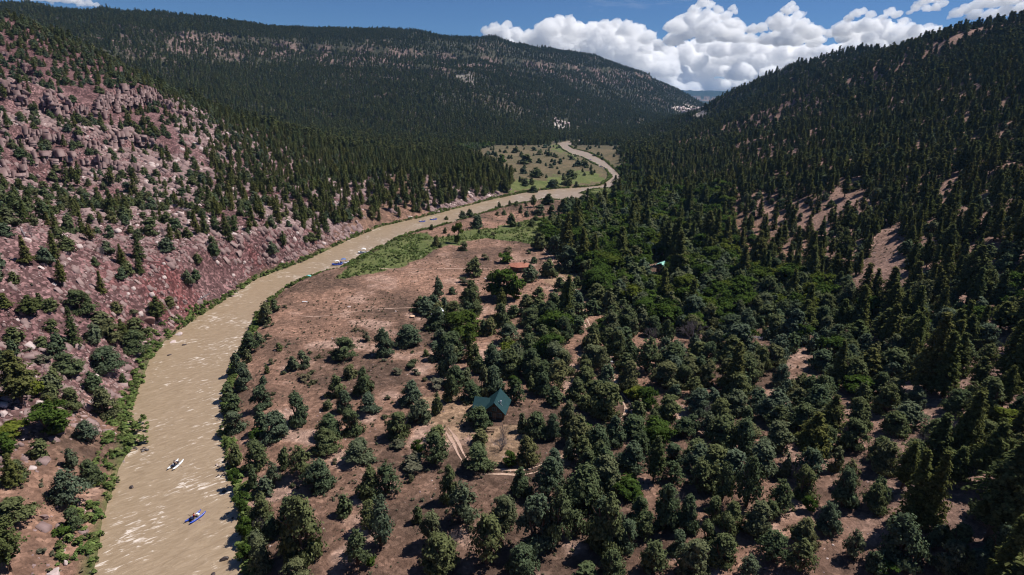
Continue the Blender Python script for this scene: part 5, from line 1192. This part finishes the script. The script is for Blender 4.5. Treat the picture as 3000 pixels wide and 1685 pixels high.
def oar(root, s, y_, z_=.55, L_=2.9, ang=0):
    mb = MB(); a = Vector((.25, s*.25, z_+.28)); piv = Vector((.1, s*y_, z_)); d = (piv-a).normalized(); d = (d+Vector((ang, 0, -.02))).normalized(); e = piv+d*L_*.62
    mb.tube([a, e], .04, 6); o = mb.build('oar', M['timber'], root); mb = MB(); t = d; mb.tube([e, e+t*.12, e+t*.6, e+t*.66], [.05, .13, .14, .03], 8); mb.build('blade', M['black'], o)
def cataraft(u, v, u0, v0, u1, v1, hull, label, sc=1.0, gear=None):
    c = at_px(u, v, 0.0); a = at_px(u0, v0, 0.0); b2 = at_px(u1, v1, 0.0); rz = math.atan2(b2.y-a.y, b2.x-a.x)
    root = empty('cataraft', c, rz); root.scale = (sc, sc, sc)
    for s in (-1, 1):
        mb = MB(); xs_ = [-2.35, -2.1, -1.6, -.8, 0, .8, 1.6, 2.1, 2.35]; zs_ = [.62, .48, .30, .22, .2, .22, .30, .48, .62]; rs_ = [.05, .17, .26, .29, .29, .29, .26, .17, .05]
        mb.tube([(x_, s*.78, z_) for x_, z_ in zip(xs_, zs_)], rs_, 14); mb.build('tube', hull, root, smooth_=True)
    mb = MB()
    for x_ in (-1.1, -.35, .35, 1.1): mb.tube([(x_, -.9, .53), (x_, .9, .53)], .03, 8)
    for s in (-1, 1): mb.tube([(-1.15, s*.78, .53), (1.15, s*.78, .53)], .03, 8)
    mb.build('frame', M['steel'], root)
    mb = MB(); mb.box((-.35, 0, .60), (.42, .5, .12)); mb.build('seat', M['black'], root, .02)
    mb = MB(); mb.box((-1.0, 0, .66), (.55, 1.1, .38)); mb.build('cargo_box', gear or M['navy'], root, .04)
    mb = MB(); mb.box((.75, 0, .62), (.45, .9, .30)); mb.build('cooler', M['white_cloth'] if hull is not M['hull_white'] else M['navy'], root, .03)
    for s in (-1, 1): oar(root, s, .95, ang=(.25 if s > 0 else -.15))
    tag(root, label, 'raft'); return root, c, rz
def raft(u, v, rz, hull, label, sc=1.0, canopy=None, load=None):
    c = at_px(u, v, 0.0); root = empty('inflatable_raft', c, rz); root.scale = (sc, sc, sc)
    mb = MB(); P_ = []; R_ = []
    for k in range(29):
        a = 2*PI*k/28; x_ = 2.1*math.copysign(abs(math.cos(a))**.75, math.cos(a)); y_ = .85*math.copysign(abs(math.sin(a))**.75, math.sin(a)); P_.append((x_, y_, .28+.28*abs(x_/2.1)**4)); R_.append(.25)
    mb.tube(P_, R_, 12, cap=False); mb.build('hull', hull, root, smooth_=True)
    mb = MB(); mb.box((0, 0, .16), (3.6, 1.3, .08)); mb.build('floor', M['black'], root)
    for x_ in (-.9, .8): mb = MB(); mb.tube([(x_, -.7, .42), (x_, .7, .42)], .17, 10); mb.build('thwart', hull, root, smooth_=True)
    mb = MB(); mb.box((-1.35, 0, .55), (.7, 1.0, .4)); mb.box((.1, -.35, .48), (.5, .4, .35)); mb.build('cargo', load or M['navy'], root, .05)
    if canopy:
        mb = MB()
        for sx in (-.75, .75):
            for sy in (-.7, .7): mb.tube([(sx, sy, .4), (sx, sy, 1.75)], .022, 6)
        mb.build('canopy_pole', M['steel'], root)
        mb = MB(); n = 9; V = []
        for k in range(n):
            t = k/(n-1)*2-1
            for y_ in (-.85, 0, .85): V.append((t*.95, y_, 1.75+.28*(1-t*t)-(.05 if y_ else 0)))
        mb.add(V+[(a[0], a[1], a[2]-.03) for a in V], [(k*3+j, k*3+j+1, k*3+j+4, k*3+j+3) for k in range(n-1) for j in (0, 1)]+[(3*n+k*3+j+3, 3*n+k*3+j+4, 3*n+k*3+j+1, 3*n+k*3+j) for k in range(n-1) for j in (0, 1)]); mb.build('canopy', canopy, root)
    for s in (-1, 1): oar(root, s, 1.05, .5, ang=.5*s)
    tag(root, label, 'raft'); return root, c, rz
def seat_on(r, x_, y_, z_, *a, turn=0, **k):
    root, c, rz = r; sc = root.scale[0]; R = Matrix.Rotation(rz, 3, 'Z'); q = R @ Vector((x_*sc, y_*sc, z_*sc)); return person((c.x+q.x, c.y+q.y, c.z+q.z), rz+turn, *a, **k)
r1 = cataraft(573, 1518, 554, 1532, 592, 1504, M['hull_blue'], 'deep blue twin-tube cataraft in the foreground river', .80)
seat_on(r1, -.35, 0, .78, 'rower in a red life vest seated on the deep blue cataraft', M['red'])
r2 = cataraft(515, 1364, 498, 1380, 532, 1349, M['hull_white'], 'white twin-tube cataraft with dark frame in midstream', .80)
seat_on(r2, -.35, 0, .78, 'rower in navy seated on the white cataraft', M['navy'], hat=M['navy'])
r3 = raft(905, 821, .25, M['hull_teal'], 'teal and white raft moored at the right bank', 1.15, canopy=M['hull_teal'], load=M['navy'])
seat_on(r3, .75, 0, .62, 'person in dark clothes seated on the teal moored raft', M['navy'], hat=M['navy'])
r4 = raft(988, 776, .5, M['hull_blue'], 'blue raft with a pale canopy, left one of the pair', 1.15, canopy=M['white_cloth'], load=M['hull_lblue'])
seat_on(r4, .75, 0, .62, 'person in a blue vest on the left of the paired blue rafts', M['hull_lblue'], hat=M['white_cloth'])
r5 = raft(1007, 771, .3, M['hull_white'], 'white raft with a bright blue canopy, right one of the pair', 1.15, canopy=M['hull_lblue'], load=M['red'])
seat_on(r5, .85, 0, .62, 'person in a red vest on the right of the paired rafts', M['red'], hat=M['khaki'])
r6 = raft(1066, 742, .2, M['hull_white'], 'all-white raft hugging the right bank upstream of the blue pair', 1.3, canopy=M['white_cloth'], load=M['white_cloth'])
seat_on(r6, .85, 0, .62, 'person in a white sun hat on the all-white raft', M['navy'], hat=M['white_cloth'])
r7 = raft(1237, 650, .5, M['hull_blue'], 'small far blue raft, left of the two near the bank', 1.0, load=M['white_cloth'])
seat_on(r7, .0, 0, .62, 'person in orange rowing the left far blue raft', M['orange'], hat=M['khaki'])
r8 = raft(1270, 644, .5, M['hull_blue'], 'far blue raft, right of the two near the bank', 1.15, load=M['yellow'])
seat_on(r8, .0, 0, .62, 'person in yellow rowing the right far blue raft', M['yellow'], hat=M['white_cloth'])
for k, (u, v, lb, pl) in enumerate([(1759, 489, 'tiny dark blue raft in the far reach, upper left of three', 'person in red rowing the tiny raft, upper left of three'), (1769, 494, 'tiny dark blue raft in the far reach, lowest of three', 'person in khaki rowing the tiny raft, lowest of three'), (1729, 469, 'tiny dark blue raft in the far reach, most distant of three', 'person in orange rowing the most distant tiny raft')]):
    r9 = raft(u, v, 1.0, M['hull_blue'], lb, 1.1, load=M['red']); seat_on(r9, 0, 0, .62, pl, [M['red'], M['khaki'], M['orange']][k], hat=M['khaki'])
# ================================================================ clouds: billowing bodies of real size far beyond the mesas
scene.cycles.volume_bounces = 40; scene.cycles.max_bounces = 44
hzm = bpy.data.materials.new('cloud_droplets'); hzm.use_nodes = True; nt = hzm.node_tree; nt.nodes.clear()
o_ = nt.nodes.new('ShaderNodeOutputMaterial'); pv = nt.nodes.new('ShaderNodeVolumeScatter'); pv.inputs['Color'].default_value = (1, 1, 1, 1); pv.inputs['Density'].default_value = .0065; pv.inputs['Anisotropy'].default_value = .0
nt.links.new(pv.outputs[0], o_.inputs['Volume']); M['cloud'] = hzm
def cloud(puffs, dist, label, seed, flat=.5, kids=34):
    """puffs: (u, v, r) in 2576-px space; each becomes a heap of ever smaller billows, fused into one body"""
    g = np.random.default_rng(seed); Vs = []; Fs = []; n = 0
    V1, F1 = ico(3); V2, F2 = ico(2); V3, F3_ = ico(1)
    for (u, v, r) in puffs:
        rr_ = ray(np.array([u*S25]), np.array([v*S25]))[0]; D = dist*(1+.03*g.normal()); P = CAM+rr_*(D/rr_[1]); R = r*S25*D/FPX
        items = [(P, R*.84, V1, F1)]
        for k in range(kids):
            d = rand_dirs(1, g)[0]; d[2] = abs(d[2])*.95-.2; q = P+d*R*(.66+.14*g.random()); r2 = R*(.17+.22*g.random()**1.5); items.append((q, r2, V2, F2))
            for j in range(6):
                e = rand_dirs(1, g)[0]+d*.9; e /= np.linalg.norm(e); items.append((q+e*r2*.85, r2*(.28+.25*g.random()), V3, F3_))
        for q, r2, VV, FF in items:
            W_ = VV*r2; W_[:, 2] = np.where(W_[:, 2] < 0, W_[:, 2]*(1-flat), W_[:, 2]); Vs.append(W_+q); Fs.append(FF+n); n += len(VV)
    V = np.vstack(Vs); F = np.vstack(Fs); ctr = V.mean(0); s1 = dist*.007
    V = V+np.stack([fbm(V[:, 1]/s1, V[:, 2]/s1, 4, seed+1), fbm(V[:, 0]/s1, V[:, 2]/s1, 4, seed+2), fbm(V[:, 0]/s1, V[:, 1]/s1, 4, seed+4)], -1)*dist*.0034
    me = mesh_np('cumulus_cloud', V-ctr, F, [M['cloud']], True); o = bpy.data.objects.new('cumulus_cloud', me); o.location = ctr; link(o)
    md = o.modifiers.new('fuse', 'REMESH'); md.mode = 'VOXEL'; md.voxel_size = dist*.00062; md.use_smooth_shade = True
    tag(o, label, 'cloud'); return o
def fill(u0, u1, top, bot, r, seed, jit=.5):
    g = np.random.default_rng(seed); out = []
    us = np.arange(u0, u1, r*1.15)
    for u in us:
        t = top(u) if callable(top) else top; b_ = bot(u) if callable(bot) else bot
        for v in np.arange(t+r*.8, b_, r*1.1): out.append((u+g.normal()*r*.3*jit, v+g.normal()*r*.3*jit, r*(.85+.45*g.random())))
    return out
LT = [(1215,68),(1250,58),(1285,62),(1310,82),(1345,78),(1370,58),(1395,44),(1425,42),(1450,58),(1490,60),(1530,52),(1565,54),(1600,62),(1630,76),(1650,95),(1665,120),(1690,140),(1720,165),(1750,185)]
def lt(u): return float(np.interp(u, [a[0] for a in LT], [a[1] for a in LT]))
edge = [(1222,80,13),(1245,72,15),(1275,66,14),(1298,80,13),(1330,88,15),(1358,76,17),(1385,60,17),(1410,52,15),(1432,54,15),(1455,68,15),(1490,72,16),(1520,64,16),(1550,62,16),(1580,64,15),(1610,74,14),(1635,90,14),(1655,112,15),(1680,138,16)]
cloud(edge+fill(1240, 1760, lambda u: lt(u)+6, lambda u: 90+.28*(u-1240)+20, 24, 1), 19000, 'long white cumulus bank rising behind the mesa, left of the gap', 3)
cloud([(1765,12,15),(1785,14,14),(1748,28,16),(1735,42,15),(1712,52,15),(1692,64,14),(1805,28,14),(1825,44,16),(1848,30,9),(1852,60,14),(1842,22,10),(1868,76,13)]+fill(1700, 1860, lambda u: 30+.0*u+abs(u-1775)*.35, 104, 22, 2), 21000, 'tall towering cumulus above the gap between the hills', 5)
cloud([(1990,14,11),(1998,22,12),(1978,30,14),(1958,44,14),(1940,56,13),(2008,40,14),(2022,58,14),(2040,72,13),(2060,80,14),(2085,88,14)]+[(1892,78,17),(1915,74,16),(1888,100,17),(1925,104,20),(1955,108,18),(1985,104,16)]+fill(1950, 2100, lambda u: 40+abs(u-1985)*.55, 112, 20, 3), 22000, 'peaked cumulus right of the tower', 7)
cloud([(2135,48,13),(2152,36,13),(2168,32,12),(2190,40,13),(2215,48,12),(2238,34,14),(2255,40,13),(2272,56,13),(2290,68,12),(2312,74,12),(2335,70,11),(2360,74,10),(2125,62,14),(2112,84,15)]+fill(2120, 2400, lambda u: 55+abs(u-2200)*.12, 122, 20, 4), 20000, 'twin-headed cumulus touching the right ridge', 9)
cloud([(2302,22,12),(2315,12,13),(2335,4,14),(2355,-2,15),(2370,12,13),(2352,22,13),(2330,24,12),(2290,32,8)], 18000, 'small bright cumulus cut by the top edge at the right', 11)
cloud(fill(1560, 2420, lambda u: np.interp(u, [1560,1700,1850,2000,2420], [120,112,100,116,112]), lambda u: np.interp(u, [1560,1720,1900,2420], [200,240,215,160]), 27, 6), 27000, 'low soft cloud mass just above the far blue mesas', 13, kids=26)
cloud([(2405,38,16),(2430,26,18),(2460,16,20),(2495,8,22),(2530,4,22),(2565,0,24),(2600,-4,24),(2450,42,18),(2490,40,18),(2530,30,20),(2570,24,20)], 16000, 'grey-based cloud over the right ridge top corner', 15)
cloud([(-30,-14,22),(0,-14,24),(30,-12,26),(60,-10,26),(95,-8,24),(130,-4,22),(165,0,17),(195,5,14),(222,10,12),(242,15,9),(205,14,10)], 16000, 'flat white cloud in the top left corner', 17, flat=.6)

# thin high veil in the sky itself, thickest low down
tc = wn.new('ShaderNodeTexCoord'); mp = wn.new('ShaderNodeMapping'); mp.inputs['Scale'].default_value = (2.2, 2.2, 9.0); wl.new(tc.outputs['Generated'], mp.inputs['Vector'])
nz = wn.new('ShaderNodeTexNoise'); nz.inputs['Scale'].default_value = 2.4; nz.inputs['Detail'].default_value = 7; nz.inputs['Roughness'].default_value = .6; nz.inputs['Distortion'].default_value = .4; wl.new(mp.outputs[0], nz.inputs['Vector'])
sp = wn.new('ShaderNodeSeparateXYZ'); wl.new(tc.outputs['Generated'], sp.inputs[0])
lowm = wn.new('ShaderNodeMapRange'); lowm.inputs[1].default_value = .13; lowm.inputs[2].default_value = .02; lowm.inputs[3].default_value = 0; lowm.inputs[4].default_value = .42; wl.new(sp.outputs['Z'], lowm.inputs[0])
xm = wn.new('ShaderNodeMapRange'); xm.inputs[1].default_value = -.1; xm.inputs[2].default_value = .12; wl.new(sp.outputs['X'], xm.inputs[0])
th = wn.new('ShaderNodeMath'); th.operation = 'ADD'; wl.new(nz.outputs['Fac'], th.inputs[0]); wl.new(lowm.outputs[0], th.inputs[1])
ve = wn.new('ShaderNodeMapRange'); ve.inputs[1].default_value = .62; ve.inputs[2].default_value = 1.05; ve.inputs[3].default_value = 0; ve.inputs[4].default_value = .9; wl.new(th.outputs[0], ve.inputs[0])
vm_ = wn.new('ShaderNodeMath'); vm_.operation = 'MULTIPLY'; wl.new(ve.outputs[0], vm_.inputs[0]); wl.new(xm.outputs[0], vm_.inputs[1])
tint = wn.new('ShaderNodeMix'); tint.data_type = 'RGBA'; tint.blend_type = 'MULTIPLY'; tint.inputs[0].default_value = 1.0; tint.inputs[7].default_value = (.62, .88, 1.2, 1); wl.new(w_sky.outputs[0], tint.inputs[6])
mx = wn.new('ShaderNodeMix'); mx.data_type = 'RGBA'; wl.new(vm_.outputs[0], mx.inputs[0]); wl.new(tint.outputs[2], mx.inputs[6]); mx.inputs[7].default_value = (9.5, 10.2, 11.8, 1); wl.new(mx.outputs[2], w_bg.inputs['Color'])

# ================================================================ air: one closed box of even haze round everything on the ground
mb = MB(); lo, hi = -30.0, 520.0
mb.box((0, 0, (lo+hi)/2), (25600, 25600, hi-lo))
hz = bpy.data.materials.new('haze_air'); hz.use_nodes = True; hn = hz.node_tree; hn.nodes.clear()
ho = hn.nodes.new('ShaderNodeOutputMaterial'); hv_ = hn.nodes.new('ShaderNodeVolumePrincipled'); hv_.inputs['Color'].default_value = (.28, .56, 1.0, 1); hv_.inputs['Density'].default_value = 3.4e-5; hv_.inputs['Anisotropy'].default_value = .2
hn.links.new(hv_.outputs[0], ho.inputs['Volume'])
haze = mb.build('haze', hz); tag(haze, 'thin blue haze in the canyon air', kind='stuff')
